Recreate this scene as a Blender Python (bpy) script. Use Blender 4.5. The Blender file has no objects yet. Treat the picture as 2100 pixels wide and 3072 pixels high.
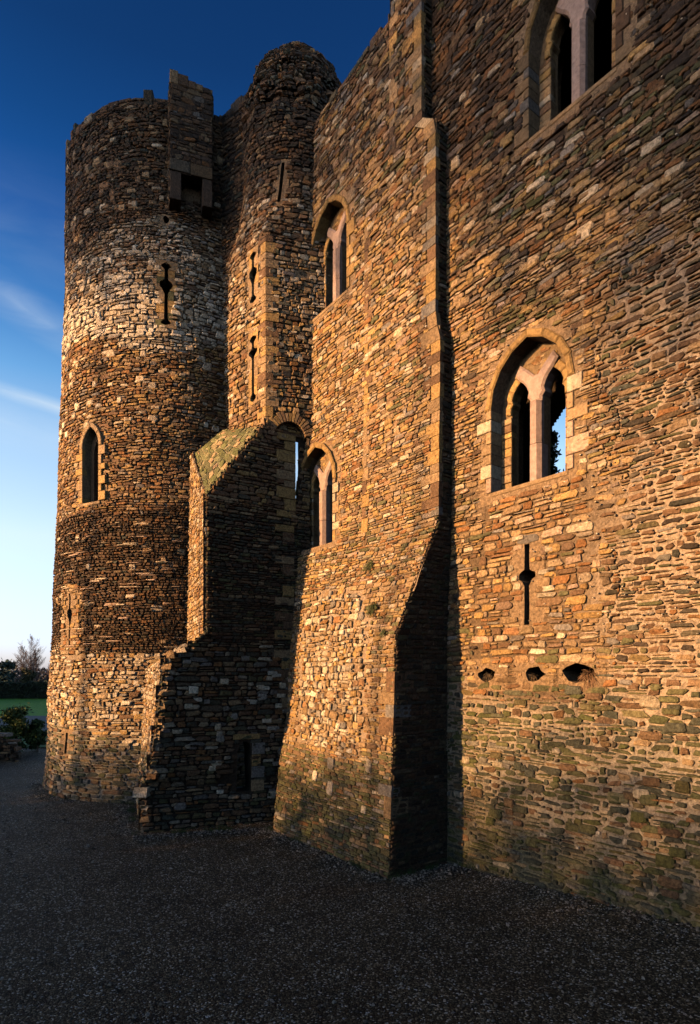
import bpy, math, random
import numpy as np
from mathutils.geometry import tessellate_polygon
from mathutils import Vector
S_ = bpy.context.scene
COL = S_.collection
# ------------------------------------------------------------ camera
cam = bpy.data.cameras.new('camera'); camo = bpy.data.objects.new('camera', cam); COL.objects.link(camo)
EYE = 4.4
camo.location = (0, 0, EYE); camo.rotation_euler = (math.pi/2, 0, 0)
cam.sensor_fit = 'HORIZONTAL'; cam.sensor_width = 36; cam.lens = 606/700*36
cam.shift_y = 162/700; cam.clip_start = .1; cam.clip_end = 5000
S_.camera = camo
# ------------------------------------------------------------ light
SUN_EL = math.radians(12); SX, SY = -.93, -.368
S_.view_settings.view_transform = 'Standard'; S_.view_settings.look = 'None'
S_.view_settings.gamma = 1; S_.view_settings.exposure = 1.12
SUN_ROT = math.atan2(SX, SY)
w = bpy.data.worlds.new('World'); S_.world = w; w.use_nodes = True
def world():
    nt = w.node_tree; n = nt.nodes; l = nt.links; n.clear()
    out = n.new('ShaderNodeOutputWorld'); bg = n.new('ShaderNodeBackground'); bg.inputs[1].default_value = .1
    sky = n.new('ShaderNodeTexSky'); sky.sky_type = 'NISHITA'; sky.sun_disc = False
    sky.sun_elevation = SUN_EL; sky.sun_rotation = SUN_ROT
    tc = n.new('ShaderNodeTexCoord'); sep = n.new('ShaderNodeSeparateXYZ'); l.new(tc.outputs['Generated'], sep.inputs[0])
    ramp = n.new('ShaderNodeValToRGB'); l.new(sep.outputs['Z'], ramp.inputs[0])
    el = ramp.color_ramp.elements
    pts = SKYTINT
    el[0].position = pts[0][0]; el[0].color = (*pts[0][1], 1); el[1].position = pts[-1][0]; el[1].color = (*pts[-1][1], 1)
    for p, c in pts[1:-1]:
        e = el.new(p); e.color = (*c, 1)
    mul = n.new('ShaderNodeVectorMath'); mul.operation = 'MULTIPLY'
    l.new(sky.outputs[0], mul.inputs[0]); l.new(ramp.outputs[0], mul.inputs[1])
    sc = n.new('ShaderNodeVectorMath'); sc.operation = 'SCALE'; sc.inputs['Scale'].default_value = SKYMUL
    l.new(mul.outputs[0], sc.inputs[0])
    # thin streaks of high cloud and an old contrail, fixed in the sky (bearing and elevation)
    def M(op, a, b=None, cl=False):
        m = n.new('ShaderNodeMath'); m.operation = op; m.use_clamp = cl
        for i, v in enumerate([a, b]):
            if v is None: continue
            if isinstance(v, (int, float)): m.inputs[i].default_value = v
            else: l.new(v, m.inputs[i])
        return m.outputs[0]
    az = M('ARCTAN2', sep.outputs['X'], sep.outputs['Y'])
    elv = M('ARCSINE', sep.outputs['Z'])
    comb = n.new('ShaderNodeCombineXYZ'); l.new(M('MULTIPLY', az, 3.), comb.inputs[0]); l.new(M('MULTIPLY', elv, 14.), comb.inputs[1])
    nz = n.new('ShaderNodeTexNoise'); nz.inputs['Scale'].default_value = 2.2; nz.inputs['Detail'].default_value = 6; nz.inputs['Distortion'].default_value = .6
    l.new(comb.outputs[0], nz.inputs[0])
    tot = None
    for a0, e0, sl, wd, amp in [(-.49, .487, -.36, .034, .34), (-.49, .383, -.13, .013, .6), (-.49, .345, -.1, .045, .28), (-.5, .57, .1, .09, .07), (-.5, .18, .02, .05, .3)]:
        line = M('ADD', M('MULTIPLY', M('SUBTRACT', az, a0), sl), e0)
        d = M('ABSOLUTE', M('DIVIDE', M('SUBTRACT', elv, line), wd))
        k = M('SUBTRACT', 1., d, True)
        k = M('MULTIPLY', M('MULTIPLY', M('POWER', k, 1.2), amp), M('MULTIPLY', M('SUBTRACT', nz.outputs[0], .25, True), 2.2))
        tot = k if tot is None else M('ADD', tot, k)
    tot = M('MULTIPLY', tot, 1., True)
    mix = n.new('ShaderNodeMix'); mix.data_type = 'RGBA'
    l.new(tot, mix.inputs['Factor']); l.new(sc.outputs[0], mix.inputs['A']); mix.inputs['B'].default_value = (3.6, 4.1, 4.5, 1)
    l.new(mix.outputs['Result'], bg.inputs[0]); l.new(bg.outputs[0], out.inputs[0])
SKYMUL = 2.0
SKYTINT = [(0, (.58, .66, 1.3)), (.06, (.60, .66, 1.15)), (.2, (.86, .80, .80)), (.33, (.72, .76, .82)), (.41, (.33, .56, .75)),
           (.476, (.14, .36, .62)), (.565, (.04, .19, .45)), (.64, (.024, .13, .31)), (.7, (.02, .095, .23)), (1, (.012, .05, .13))]
world()
sl = bpy.data.lights.new('sun', 'SUN'); sl.energy = 5; sl.angle = math.radians(.6); sl.color = (1, .595, .265)
so = bpy.data.objects.new('sun', sl); COL.objects.link(so)
so.rotation_euler = Vector((SX*math.cos(SUN_EL), SY*math.cos(SUN_EL), math.sin(SUN_EL))).to_track_quat('Z', 'Y').to_euler()
S_.cycles.max_bounces = 4; S_.cycles.diffuse_bounces = 0

# ------------------------------------------------------------ helpers
class MB:
    """collects vertices, faces and a per-vertex colour; build() links them as one mesh object"""
    def __init__(s): s.V = []; s.C = []; s.L = []; s.T = []; s.n = 0
    def add(s, V, loops, tot, C):
        V = np.asarray(V, float).reshape(-1, 3); C = np.asarray(C, float)
        if C.ndim == 1: C = np.tile(C, (len(V), 1))
        s.V.append(V); s.C.append(C); s.L.append(np.asarray(loops, np.int64).ravel() + s.n); s.T.append(np.asarray(tot, np.int64)); s.n += len(V)
    def faces(s, V, F, C):
        s.add(V, [i for f in F for i in f], [len(f) for f in F], C)
    def build(s, name, mat, parent=None, smooth=False):
        me = bpy.data.meshes.new(name)
        if s.n:
            V = np.concatenate(s.V); L = np.concatenate(s.L); T = np.concatenate(s.T); C = np.concatenate(s.C)
            me.vertices.add(len(V)); me.vertices.foreach_set('co', V.astype(np.float32).ravel())
            me.loops.add(len(L)); me.loops.foreach_set('vertex_index', L.astype(np.int32))
            me.polygons.add(len(T)); me.polygons.foreach_set('loop_start', (np.cumsum(T)-T).astype(np.int32))
            a = me.color_attributes.new('col', 'FLOAT_COLOR', 'POINT')
            a.data.foreach_set('color', np.concatenate([C, np.ones((len(C), 1))], 1).astype(np.float32).ravel())
            me.update(calc_edges=True); me.validate()
            me.polygons.foreach_set('use_smooth', [smooth]*len(me.polygons))
        me.materials.append(mat)
        o = bpy.data.objects.new(name, me); COL.objects.link(o)
        if parent: o.parent = parent
        return o
def empty(name, loc=(0, 0, 0)):
    o = bpy.data.objects.new(name, None); COL.objects.link(o); o.location = loc; return o
def tag(o, label=None, cat=None, group=None, kind=None):
    for k, v in (('label', label), ('category', cat), ('group', group), ('kind', kind)):
        if v: o[k] = v
    return o
def nodemat(name, rough=.9, cmul=1., nscale=6., namp=.35, bscale=40., bstr=.5, bdist=.01, spec=.25, fixed=None):
    m = bpy.data.materials.new(name); m.use_nodes = True; nt = m.node_tree; n = nt.nodes; l = nt.links
    b = n['Principled BSDF']; b.inputs['Roughness'].default_value = rough
    b.inputs['Specular IOR Level'].default_value = spec
    tc = n.new('ShaderNodeTexCoord')
    if fixed is None:
        a = n.new('ShaderNodeAttribute'); a.attribute_name = 'col'; src = a.outputs['Color']
    else:
        a = n.new('ShaderNodeRGB'); a.outputs[0].default_value = (*fixed, 1); src = a.outputs[0]
    nz = n.new('ShaderNodeTexNoise'); nz.inputs['Scale'].default_value = nscale; nz.inputs['Detail'].default_value = 8; nz.inputs['Roughness'].default_value = .65
    l.new(tc.outputs['Object'], nz.inputs[0])
    mr = n.new('ShaderNodeMapRange'); mr.inputs['From Min'].default_value = .3; mr.inputs['From Max'].default_value = .7
    mr.inputs['To Min'].default_value = cmul*(1-namp); mr.inputs['To Max'].default_value = cmul*(1+namp); l.new(nz.outputs[0], mr.inputs[0])
    vm = n.new('ShaderNodeVectorMath'); vm.operation = 'SCALE'; l.new(src, vm.inputs[0]); l.new(mr.outputs[0], vm.inputs['Scale'])
    l.new(vm.outputs[0], b.inputs['Base Color'])
    n2 = n.new('ShaderNodeTexNoise'); n2.inputs['Scale'].default_value = bscale; n2.inputs['Detail'].default_value = 6; n2.inputs['Roughness'].default_value = .7
    l.new(tc.outputs['Object'], n2.inputs[0])
    bp = n.new('ShaderNodeBump'); bp.inputs['Strength'].default_value = bstr; bp.inputs['Distance'].default_value = bdist
    l.new(n2.outputs[0], bp.inputs['Height']); l.new(bp.outputs[0], b.inputs['Normal'])
    return m
M_STONE = nodemat('rubble_stone', nscale=17, namp=.62, bscale=26, bstr=1., bdist=.06)
M_ASH = nodemat('dressed_stone', nscale=14, namp=.45, bscale=38, bstr=.9, bdist=.03)
M_FINE = nodemat('sandstone', nscale=11, namp=.32, bscale=60, bstr=.7, bdist=.012)
M_LEAF = nodemat('foliage', nscale=2, namp=.35, bstr=0, rough=.7)
M_TWIG = nodemat('bark', nscale=5, namp=.3, bstr=.3)

class Noise:
    def __init__(s, seed, n=10):
        r = np.random.RandomState(seed); a = r.uniform(0, 2*np.pi, n); f = r.uniform(.6, 2.2, n)
        s.kx = np.cos(a)*f*2; s.ky = np.sin(a)*f*2; s.p = r.uniform(0, 6.28, n); s.n = n
    def __call__(s, x, y):
        x = np.asarray(x, float); y = np.asarray(y, float); t = 0
        for i in range(s.n): t = t + np.sin(s.kx[i]*x+s.ky[i]*y+s.p[i])
        return t/math.sqrt(s.n)*.9
N1, N2, N3, N4 = Noise(1), Noise(2), Noise(3), Noise(4)
PAL = dict(tan=(.34, .215, .11), ochre=(.40, .235, .085), brown=(.19, .105, .055), rust=(.28, .125, .045), grey=(.23, .19, .155),
           pale=(.62, .50, .36), cream=(.50, .38, .25), dark=(.075, .05, .033), olive=(.13, .115, .05), moss=(.095, .093, .032),
           slate=(.085, .08, .055), pink=(.44, .29, .20), black=(.035, .025, .018))
def pick(rng, **wts):
    k = list(wts); v = [max(0, wts[i]) for i in k]; c = np.array(PAL[rng.choices(k, v)[0]])
    c2 = np.array(PAL[rng.choices(k, v)[0]]); t = rng.random()*.35
    return (c*(1-t)+c2*t)*rng.uniform(.72, 1.22)
def ss(x, a, b):
    t = min(1, max(0, (x-a)/(b-a))); return t*t*(3-2*t)
def inpoly(poly, x, y):
    c = False; j = len(poly)-1
    for i in range(len(poly)):
        xi, yi = poly[i]; xj, yj = poly[j]
        if (yi > y) != (yj > y) and x < (xj-xi)*(y-yi)/(yj-yi)+xi: c = not c
        j = i
    return c
def bbox(poly): a = [p[0] for p in poly]; b = [p[1] for p in poly]; return min(a), min(b), max(a), max(b)
def rect(a, b, c, d): return [(a, b), (c, b), (c, d), (a, d)]

def stones(mb, S, u0f, u1f, v0, v1, H, L, gap, prot, colf, forbid=(), rng=None, warp=.05, only=None, rough=1., split=.12):
    """courses of rubble laid over the surface S(u,v); every stone is a chamfered, tilted lump of its own"""
    rng = rng or random.Random(7)
    fb = [(p, bbox(p)) for p in forbid]; ob = (only, bbox(only)) if only else None
    out = []; colr = []; hh = []; tl = []
    v = v0
    base = np.array([(-1, -.45), (-.78, -1), (.0, -1), (.8, -1), (1, -.4), (.95, .5), (.7, 1), (-.75, 1)])
    while v < v1:
        h = H*rng.uniform(.6, 1.45)
        if v+h > v1: h = v1-v+1e-3
        vm = v+h/2
        a, b = u0f(vm), u1f(vm); u = a-rng.random()*L*.5
        while u < b:
            ln = L*rng.choice([.45, .7, .8, 1, 1.1, 1.3, 1.7])*rng.uniform(.75, 1.25)*min(1.4, .6+.4*h/H)
            ua, ub = max(a, u), min(b, u+ln); u += ln
            if b-ub < .06: ub = b
            if ub-ua < .03: continue
            parts = [(v, v+h)]
            if h > H*.9 and rng.random() < split: m = v+h*rng.uniform(.35, .65); parts = [(v, m), (m, v+h)]
            for (va, vb) in parts:
                cu, cv = (ua+ub)/2, (va+vb)/2
                dv = warp*(float(N1(cu*.5, cv*.6))+.5*float(N2(cu*1.7, cv*1.9)))
                if v1-cv < .6: dv *= max(0, (v1-cv)/.6)
                if cv-v0 < .6: dv *= max(0, (cv-v0)/.6)
                cv += dv
                if ob and (not (ob[1][0] < cu < ob[1][2] and ob[1][1] < cv < ob[1][3]) or not inpoly(only, cu, cv)): continue
                g = gap*rng.uniform(.5, 1.5)
                hw, hv = max(.012, (ub-ua-g)/2), max(.01, (vb-va-g)/2)
                bad = False
                for p, bb in fb:
                    if cu+hw < bb[0] or cu-hw > bb[2] or cv+hv < bb[1] or cv-hv > bb[3]: continue
                    for q in [(hw*k/4, hv*s) for k in range(-4, 5) for s in (-1, 0, 1)]:
                        if inpoly(p, cu+q[0], cv+q[1]): bad = True; break
                    if bad: break
                if bad: continue
                j = np.array([(rng.uniform(-.16, .16)*rough, rng.uniform(-.24, .24)*rough) for _ in range(8)])
                pts = (base+j)*(hw, hv)
                sk = rng.uniform(-.12, .12)*rough
                pts[:, 1] += pts[:, 0]*sk*min(1, hv/hw*1.5)
                out.append(np.column_stack([pts[:, 0]+cu, pts[:, 1]+cv, np.full(8, cu), np.full(8, cv)]))
                c = colf(cu, cv, rng); colr.append(c); hh.append(prot*rng.uniform(.35, 1.6)); tl.append((rng.uniform(-.13, .13), rng.uniform(-.16, .16)))
        v += h
    if not out: return
    emit(mb, S, np.array(out), np.array(colr), np.array(hh), np.array(tl))
def emit(mb, S, A, colr, hh, tl):
    n = len(A); U = A[:, :, 0]; V = A[:, :, 1]; CU = A[:, :, 2]; CV = A[:, :, 3]
    rings = []
    for k, (sc, off) in enumerate(((1, None), (.97, .55), (.74, 1.))):
        uu = CU+(U-CU)*sc; vv = CV+(V-CV)*sc
        if off is None: o = np.full(uu.shape, -.03)
        else: o = hh[:, None]*off + (uu-CU)*tl[:, :1]*off + (vv-CV)*tl[:, 1:]*off
        P, Nn = S(uu.ravel(), vv.ravel()); rings.append((P+Nn*o.ravel()[:, None]).reshape(n, 8, 3))
    W = np.concatenate(rings, 1)  # n,24,3
    f = []
    for r in (0, 8):
        for i in range(8): j = (i+1) % 8; f += [r+i, r+j, r+8+j, r+8+i]
    f += list(range(16, 24)); tot = [4]*16+[8]
    loops = (np.array(f)[None, :]+(np.arange(n)*24)[:, None]).ravel()
    shade = np.ones((n, 24, 1)); 
    mb.add(W.reshape(-1, 3), loops, np.tile(tot, n), (colr[:, None, :]*shade).reshape(-1, 3))
def sheet(mb, S, u0, u1, v0, v1, step, colf, inside=None, amp=.01, vstep=None, off=0.):
    nu = max(2, int((u1-u0)/step)+1); nv = max(2, int((v1-v0)/(vstep or step))+1)
    uu, vv = np.meshgrid(np.linspace(u0, u1, nu), np.linspace(v0, v1, nv))
    P, Nn = S(uu.ravel(), vv.ravel())
    o = amp*(N3(uu*7, vv*7)*.6+N4(uu*19, vv*23)*.6).ravel()-amp+off
    P = P+Nn*o[:, None]
    idx = np.arange(nu*nv).reshape(nv, nu)
    q = np.stack([idx[:-1, :-1], idx[:-1, 1:], idx[1:, 1:], idx[1:, :-1]], -1).reshape(-1, 4)
    if inside is not None:
        cu = (uu[:-1, :-1]+uu[1:, 1:])/2; cv = (vv[:-1, :-1]+vv[1:, 1:])/2
        k = np.array([inside(a, b) for a, b in zip(cu.ravel(), cv.ravel())]); q = q[k]
    C = colf(uu.ravel(), vv.ravel())
    mb.add(P, q.ravel(), [4]*len(q), C)
def prism(mb, fn, poly, c0, c1, bev, col, bevel_in=None):
    """extrude a 2-D outline from depth c0 out to c1 with a chamfered front"""
    P = np.array(poly, float); n = len(P); cen = P.mean(0)
    nxt = np.roll(P, -1, 0); prv = np.roll(P, 1, 0)
    area = 0.5*np.sum(P[:, 0]*nxt[:, 1]-nxt[:, 0]*P[:, 1])
    if area < 0: P = P[::-1]; nxt = np.roll(P, -1, 0); prv = np.roll(P, 1, 0)
    e1 = (P-prv); e1 /= np.linalg.norm(e1, axis=1)[:, None]+1e-9; e2 = nxt-P; e2 /= np.linalg.norm(e2, axis=1)[:, None]+1e-9
    n1 = np.column_stack([-e1[:, 1], e1[:, 0]]); n2 = np.column_stack([-e2[:, 1], e2[:, 0]])
    m = n1+n2; m /= np.maximum(.5, (np.sum(m*m, 1)/2))[:, None]
    I = P+m*bev
    ring = [(P, c0), (P, c1-bev), (I, c1)] if bev > 0 else [(P, c0), (P, c1)]
    V = [fn(p[0], p[1], c) for R, c in ring for p in R]
    F = []; k = len(ring)
    for r in range(k-1):
        for i in range(n): j = (i+1) % n; F.append([r*n+i, r*n+j, (r+1)*n+j, (r+1)*n+i])
    tri = tessellate_polygon([[Vector((p[0], p[1], 0)) for p in ring[-1][0]]])
    F += [[(k-1)*n+i for i in t] for t in tri]
    tri = tessellate_polygon([[Vector((p[0], p[1], 0)) for p in P]])
    F += [list(reversed(t)) for t in tri]
    mb.faces(V, F, col)
def collar(mb, fn, outer, holes, c, depth, col, colr=None):
    """flat plate with holes whose edges run back into the wall as a tunnel"""
    def dens(poly, st=.3):
        o = []
        for i in range(len(poly)):
            a = poly[i]; b = poly[(i+1) % len(poly)]; k = max(1, int(math.dist(a, b)/st))
            o += [(a[0]+(b[0]-a[0])*t/k, a[1]+(b[1]-a[1])*t/k) for t in range(k)]
        return o
    loops = [dens(outer)]+[dens(h, .15) for h in holes]
    allp = [p for q in loops for p in q]
    tri = tessellate_polygon([[Vector((p[0], p[1], 0)) for p in q] for q in loops])
    mb.faces([fn(p[0], p[1], c) for p in allp], [list(t) for t in tri], col)
    for h in loops[1:]:
        n = len(h); V = [fn(p[0], p[1], c) for p in h]+[fn(p[0], p[1], c-depth) for p in h]
        mb.faces(V, [[i, (i+1) % n, n+(i+1) % n, n+i] for i in range(n)], colr if colr is not None else col)
def arch(a, h, n=7):
    """right-to-left points of a two-centred pointed arch of half width a and rise h"""
    R = (a*a+h*h)/(2*a); c = a-R; t1 = math.atan2(h, -c) if R > 0 else 0
    r = [(c+R*math.cos(t1*i/n), R*math.sin(t1*i/n)) for i in range(n+1)]
    return r+[(-x, y) for x, y in reversed(r[:-1])]

# ------------------------------------------------------------ castle surfaces
PA = np.array([2.26, 14.1]); UU = np.array([.605, -.796]); NN = np.array([-.796, -.605])
def plan(p, z): return np.column_stack([p, z])
def SA(u, v, d=0.):
    u = np.asarray(u, float); v = np.asarray(v, float)
    P = np.column_stack([PA[0]+u*UU[0]+d*NN[0], PA[1]+u*UU[1]+d*NN[1], v])
    return P, np.tile((NN[0], NN[1], 0.), (len(u), 1))
UZ = [0, 5.3, 7.9, 12.1, 12.5, 17.1, 17.5, 30]; UX = [0, 0, .14, .14, -.01, -.01, -.49, -.49]
def uR(z): return float(np.interp(z, UZ, UX))
def uL(z): return float(np.interp(z, [0, 2.2, 3.2, 7.8, 8.2, 30], [-4.95, -5.5, -5.6, -5.85, -6.05, -6.05]))
def dBv(u, z):
    dR = np.interp(z, [0, 1.5, 5.3, 7.9, 12.3, 30], [1.78, 1.72, 1.58, .42, .36, .36])
    dL = np.interp(z, [0, 3, 7.9, 8.2, 12, 30], [1.78, .95, .5, .36, .22, .2])
    s = np.clip(-np.asarray(u)/5.7, 0, 1)
    return dR*(1-s)+dL*s
def surf(pos):
    def S(u, v):
        u = np.asarray(u, float); v = np.asarray(v, float); e = .02
        P = pos(u, v); a = pos(u+e, v)-pos(u-e, v); b = pos(u, v+e)-pos(u, v-e); n = np.cross(a, b)
        n /= np.linalg.norm(n, axis=1)[:, None]+1e-12
        return P, n
    return S
def posB(u, v):
    d = dBv(u, v); return np.column_stack([PA[0]+u*UU[0]+d*NN[0], PA[1]+u*UU[1]+d*NN[1], v])
SB = surf(posB)
def posBs(x, v):  # right-hand return of the bay; x runs inwards from the arris
    ur = np.interp(v, UZ, UX); d = dBv(0, v)-x
    return np.column_stack([PA[0]+ur*UU[0]+d*NN[0], PA[1]+ur*UU[1]+d*NN[1], v])
SBs = surf(posBs)
TC = np.array([-7.2, 25.7])
TZ = [0, .7, 2.5, 4, 5, 10, 16, 20, 30]; TR = [5.2, 5.12, 5.0, 4.92, 4.86, 4.68, 4.5, 4.36, 4.34]
def posT(u, v):
    th = u/4.6; r = np.interp(v, TZ, TR)+.035*N1(u*.6, v*.45)+.015*N2(u*2, v*2)
    return np.column_stack([TC[0]+np.sin(th)*r, TC[1]-np.cos(th)*r, v])
ST = surf(posT)
QC = np.array([-1.98, 19.64]); QR = 1.8
def posQ(u, v):
    th = u/QR; wr = (np.degrees(th)+15+300) % 60-30
    k = 1-np.clip((v-17.3)/1.6, 0, 1); k = k*k*(3-2*k)
    hexr = 1.9*math.cos(math.radians(30))/np.cos(np.radians(wr))
    rr = 1.66
    r = rr*(1-k)+hexr*k
    t = np.clip((v-21.6)/2.55, 0, .999)
    r = (r+.07*N3(th*5, v*2.5)*np.clip((v-20)/1.5, 0, 1))*(1-t**2.2)**.55
    lean = .27*np.clip((v-17.3)/2.5, 0, 1)
    return np.column_stack([QC[0]+lean+np.sin(th)*r, QC[1]-np.cos(th)*r, v])
SQ = surf(posQ)
def line_surf(L, R):
    """upright ruled surface between two edges given as [(z, x, y)...]; u = 0..width metres measured from the left edge"""
    L = np.array(L); R = np.array(R)
    def e(A, v): return np.column_stack([np.interp(v, A[:, 0], A[:, 1]), np.interp(v, A[:, 0], A[:, 2])])
    def width(z): z = np.array([z]); return float(np.linalg.norm(e(R, z)-e(L, z)))
    def pos(u, v):
        a = e(L, v); b = e(R, v); d = b-a; ln = np.linalg.norm(d, axis=1)[:, None]
        return np.column_stack([a+d/ln*np.asarray(u)[:, None], v])
    return surf(pos), width
SF, wF = line_surf([(0, -5.72, 16.72), (.6, -5.8, 16.72), (1.26, -5.86, 16.72), (1.6, -5.55, 16.62), (3.2, -5.28, 16.5), (4.86, -5.06, 16.42), (5.3, -4.3, 16.72), (5.6, -3.99, 16.79), (20, -3.99, 16.79)],
                   [(0, -1.5, 18.35), (20, -1.5, 18.35)])
def posF(u, v):
    u = np.asarray(u, float); z = np.asarray(v, float); a = np.column_stack([np.interp(z, FZ[:, 0], FZ[:, 1]), np.interp(z, FZ[:, 0], FZ[:, 2])])
    d = FR-a; d /= np.linalg.norm(d, axis=1)[:, None]
    return np.column_stack([FR+d*(u-FW)[:, None], z])
FR = np.array([-1.22, 18.52]); FW = 3.26
FZ = np.array([(0, -5.72, 16.72), (.6, -5.8, 16.72), (1.26, -5.86, 16.72), (1.6, -5.55, 16.62), (3.2, -5.28, 16.5), (4.86, -5.06, 16.42), (5.3, -4.3, 16.72), (5.6, -3.99, 16.79), (20, -3.99, 16.79)])
SF = surf(posF)
def lF(z): return FW-math.hypot(float(np.interp(z, FZ[:, 0], FZ[:, 1]))-FR[0], float(np.interp(z, FZ[:, 0], FZ[:, 2]))-FR[1])
SL, wL = line_surf([(0, -7.2, 20.65), (4.6, -7.0, 20.9), (5.2, -5.6, 20.9), (20, -5.34, 20.9)],
                   [(0, -5.72, 16.72), (.6, -5.8, 16.72), (1.26, -5.86, 16.72), (1.6, -5.55, 16.62), (3.2, -5.28, 16.5), (4.86, -5.06, 16.42), (5.3, -4.3, 16.72), (5.6, -3.99, 16.79), (20, -3.99, 16.79)])
SLQ = np.array([(-3.99, 16.79, 9.37), (-2.6, 17.66, 11.6), (-4.11, 19.6, 12.3), (-5.36, 20.95, 12.03)])  # front, right, back, left
def posSl(u, v):  # u: front-left edge(0) -> ; v: up the slope
    s = np.asarray(u)/4.2; t = np.asarray(v)/2.7
    s = s[:, None]; t = t[:, None]
    A, Bq, Cq, D = SLQ[3], SLQ[0], SLQ[1], SLQ[2]   # left(top of lit face far), front, right, back
    return (A*(1-s)+Bq*s)*(1-t)+(D*(1-s)+Cq*s)*t
SSl = surf(posSl)
def frame(S, uc, z0):
    def fn(a, b, c):
        P, n = S(np.array([uc+a]), np.array([z0+b])); n = n[0].copy(); n[2] = 0; n /= np.linalg.norm(n)
        return P[0]+n*c
    return fn
def flat(S, uc, z0):
    P, n = S(np.array([uc]), np.array([z0+.8])); P = P[0].copy(); P[2] = z0; n = n[0].copy(); n[2] = 0; n /= np.linalg.norm(n)
    t = np.cross((0, 0, 1), n); t /= np.linalg.norm(t)
    def fn(a, b, c): return P+t*a+np.array((0, 0, b))+n*c
    return fn

castle = tag(empty('castle', (2.26, 14.1, 0)), 'ruined medieval stone castle with round tower, stair turret and tall buttressed wall', 'castle')
def part(mb, name, mat, parent=None, **k):
    o = mb.build(name, mat, parent or castle, **k)
    if parent is None: o.location = (-2.26, -14.1, 0)
    return o

# ------------------------------------------------------------ openings
AW, JH, AH = .93, 1.78, 1.17      # twin-light windows: half width, jamb height, arch rise
WIN = [('A', 2.23, 8.3), ('A', 3.2, 15.25), ('B', -4.42, 15.02), ('B', -4.97, 8.12)]
def opening(a, jh, ah, grow=0.):
    pts = arch(a+grow, ah+grow, 4); return [(-a-grow, -grow), (a+grow, -grow)]+[(x, y+jh) for x, y in pts]
def shift(poly, du, dv): return [(x+du, y+dv) for x, y in poly]
def cutrect(uc, z0): return rect(uc-1.2, z0-.15, uc+1.2, z0+3.05)
def loop_poly(w, h, zarm, aw, ah, knob=True, seed=0):
    """arrow loop: long slit, a swollen cross-arm and small rounded ends"""
    r = random.Random(seed); L = []
    ys = [0, .05, .12, .2, zarm-ah*.9, zarm-ah*.45, zarm-ah*.1, zarm+ah*.35, zarm+ah*.55, h-.2, h-.12, h-.05, h]
    k = w*.95 if knob else 0
    xs = [w*.6, w*.5+k, w*.5+k, w*.5, w*.5, aw*.55, aw*.9, aw*.95, w*.5, w*.5, w*.5+k, w*.5+k, w*.5]
    return [(x*r.uniform(.92, 1.12), y) for x, y in zip(xs, ys)]+[(-x*r.uniform(.92, 1.12), y) for x, y in reversed(list(zip(xs, ys)))]
def slit_poly(w, h, seed=0):
    r = random.Random(seed); k = 6
    return [(w/2*r.uniform(.85, 1.15), h*i/k) for i in range(k+1)]+[(-w/2*r.uniform(.85, 1.15), h*i/k) for i in range(k, -1, -1)]
def blob(w, h, seed, n=11):
    r = random.Random(seed)
    return [(math.cos(t)*w/2*r.uniform(.75, 1.15), math.sin(t)*h/2*r.uniform(.75, 1.15)) for t in [i*2*math.pi/n for i in range(n)]]
LA = [(2.21, 5.4, [(.06, 0), (.065, .4), (.058, .8), (.1, .86), (.13, .92), (.21, .96), (.2, 1.06), (.12, 1.09), (.065, 1.13), (.06, 1.4), (.066, 1.65), (-.06, 1.65), (-.055, 1.4), (-.065, 1.13), (-.13, 1.1), (-.19, 1.05), (-.2, .94), (-.12, .9), (-.09, .84), (-.062, .8), (-.06, .4), (-.068, 0)])]
HOLES = [(1.18, 4.38, blob(.50, .30, 1)), (2.4, 4.4, blob(.46, .32, 2)), (3.38, 4.42, blob(.78, .36, 4))]
forbA = [shift(opening(AW, JH, AH, .13), u, z) for k, u, z in WIN if k == 'A']+[shift(p, u, z) for u, z, p in LA+HOLES]
cutA = [cutrect(u, z) for k, u, z in WIN if k == 'A']+[rect(u-.3, z-.1, u+.3, z+1.75) for u, z, p in LA]+[rect(u-.45, z-.25, u+.45, z+.25) for u, z, p in HOLES]
forbB = [shift(opening(AW, JH, AH, .13), u, z) for k, u, z in WIN if k == 'B']
cutB = [cutrect(u, z) for k, u, z in WIN if k == 'B']
def outside(cuts):
    bb = [bbox(c) for c in cuts]
    return lambda u, v: not any(b[0] < u < b[2] and b[1] < v < b[3] for b in bb)
def grow(r, g): b = bbox(r); return rect(b[0]-g, b[1]-g, b[2]+g, b[3]+g)

def mortarf(fn):
    def f(u, v):
        return np.array([fn(a, b) for a, b in zip(u, v)])
    return f
def mixc(a, b, t): return np.array(a)*(1-t)+np.array(b)*t
MDARK = (.055, .036, .022); MTAN = (.26, .165, .09); MPALE = (.40, .285, .19); MGREY = (.33, .275, .20)

# ------------------------------------------------------------ hall wall (right)
def mortA(u, v):
    pale = ss(u+.35*N1(u, v), 3.1, 4.9)*(1-ss(v, 10.5, 13.5))
    low = 1-ss(v+.4*N2(u*.8, v), 3.6, 4.6)
    c = mixc(MDARK, MTAN, max(.15, .5*(1-ss(v, 11, 15))+.2*float(N3(u*.7, v*.7))))
    c = mixc(c, MPALE, min(1, max(pale, 0)))
    c = mixc(c, mixc(MGREY, MPALE, .35+.4*ss(v, 2.5, 4.2)), low*(.75+.25*min(1, max(-1, float(N4(u, v))))))
    c = mixc(c, (.09, .095, .05), (1-ss(v+.3*N1(u*2, v*2), .3, 1.9))*.7)
    return c
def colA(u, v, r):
    q = v+u*.5+.7*float(N4(u*.5, v*.5)); k = 1-.38*ss(q, 13, 18)-.12*ss(u+.3*float(N1(u, v)), 3.8, 5.4)*ss(v, 4, 7)  # dimmer light at the top and right edge put into the stone colour
    return np.array(colA0(u, v, r))*k
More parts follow.
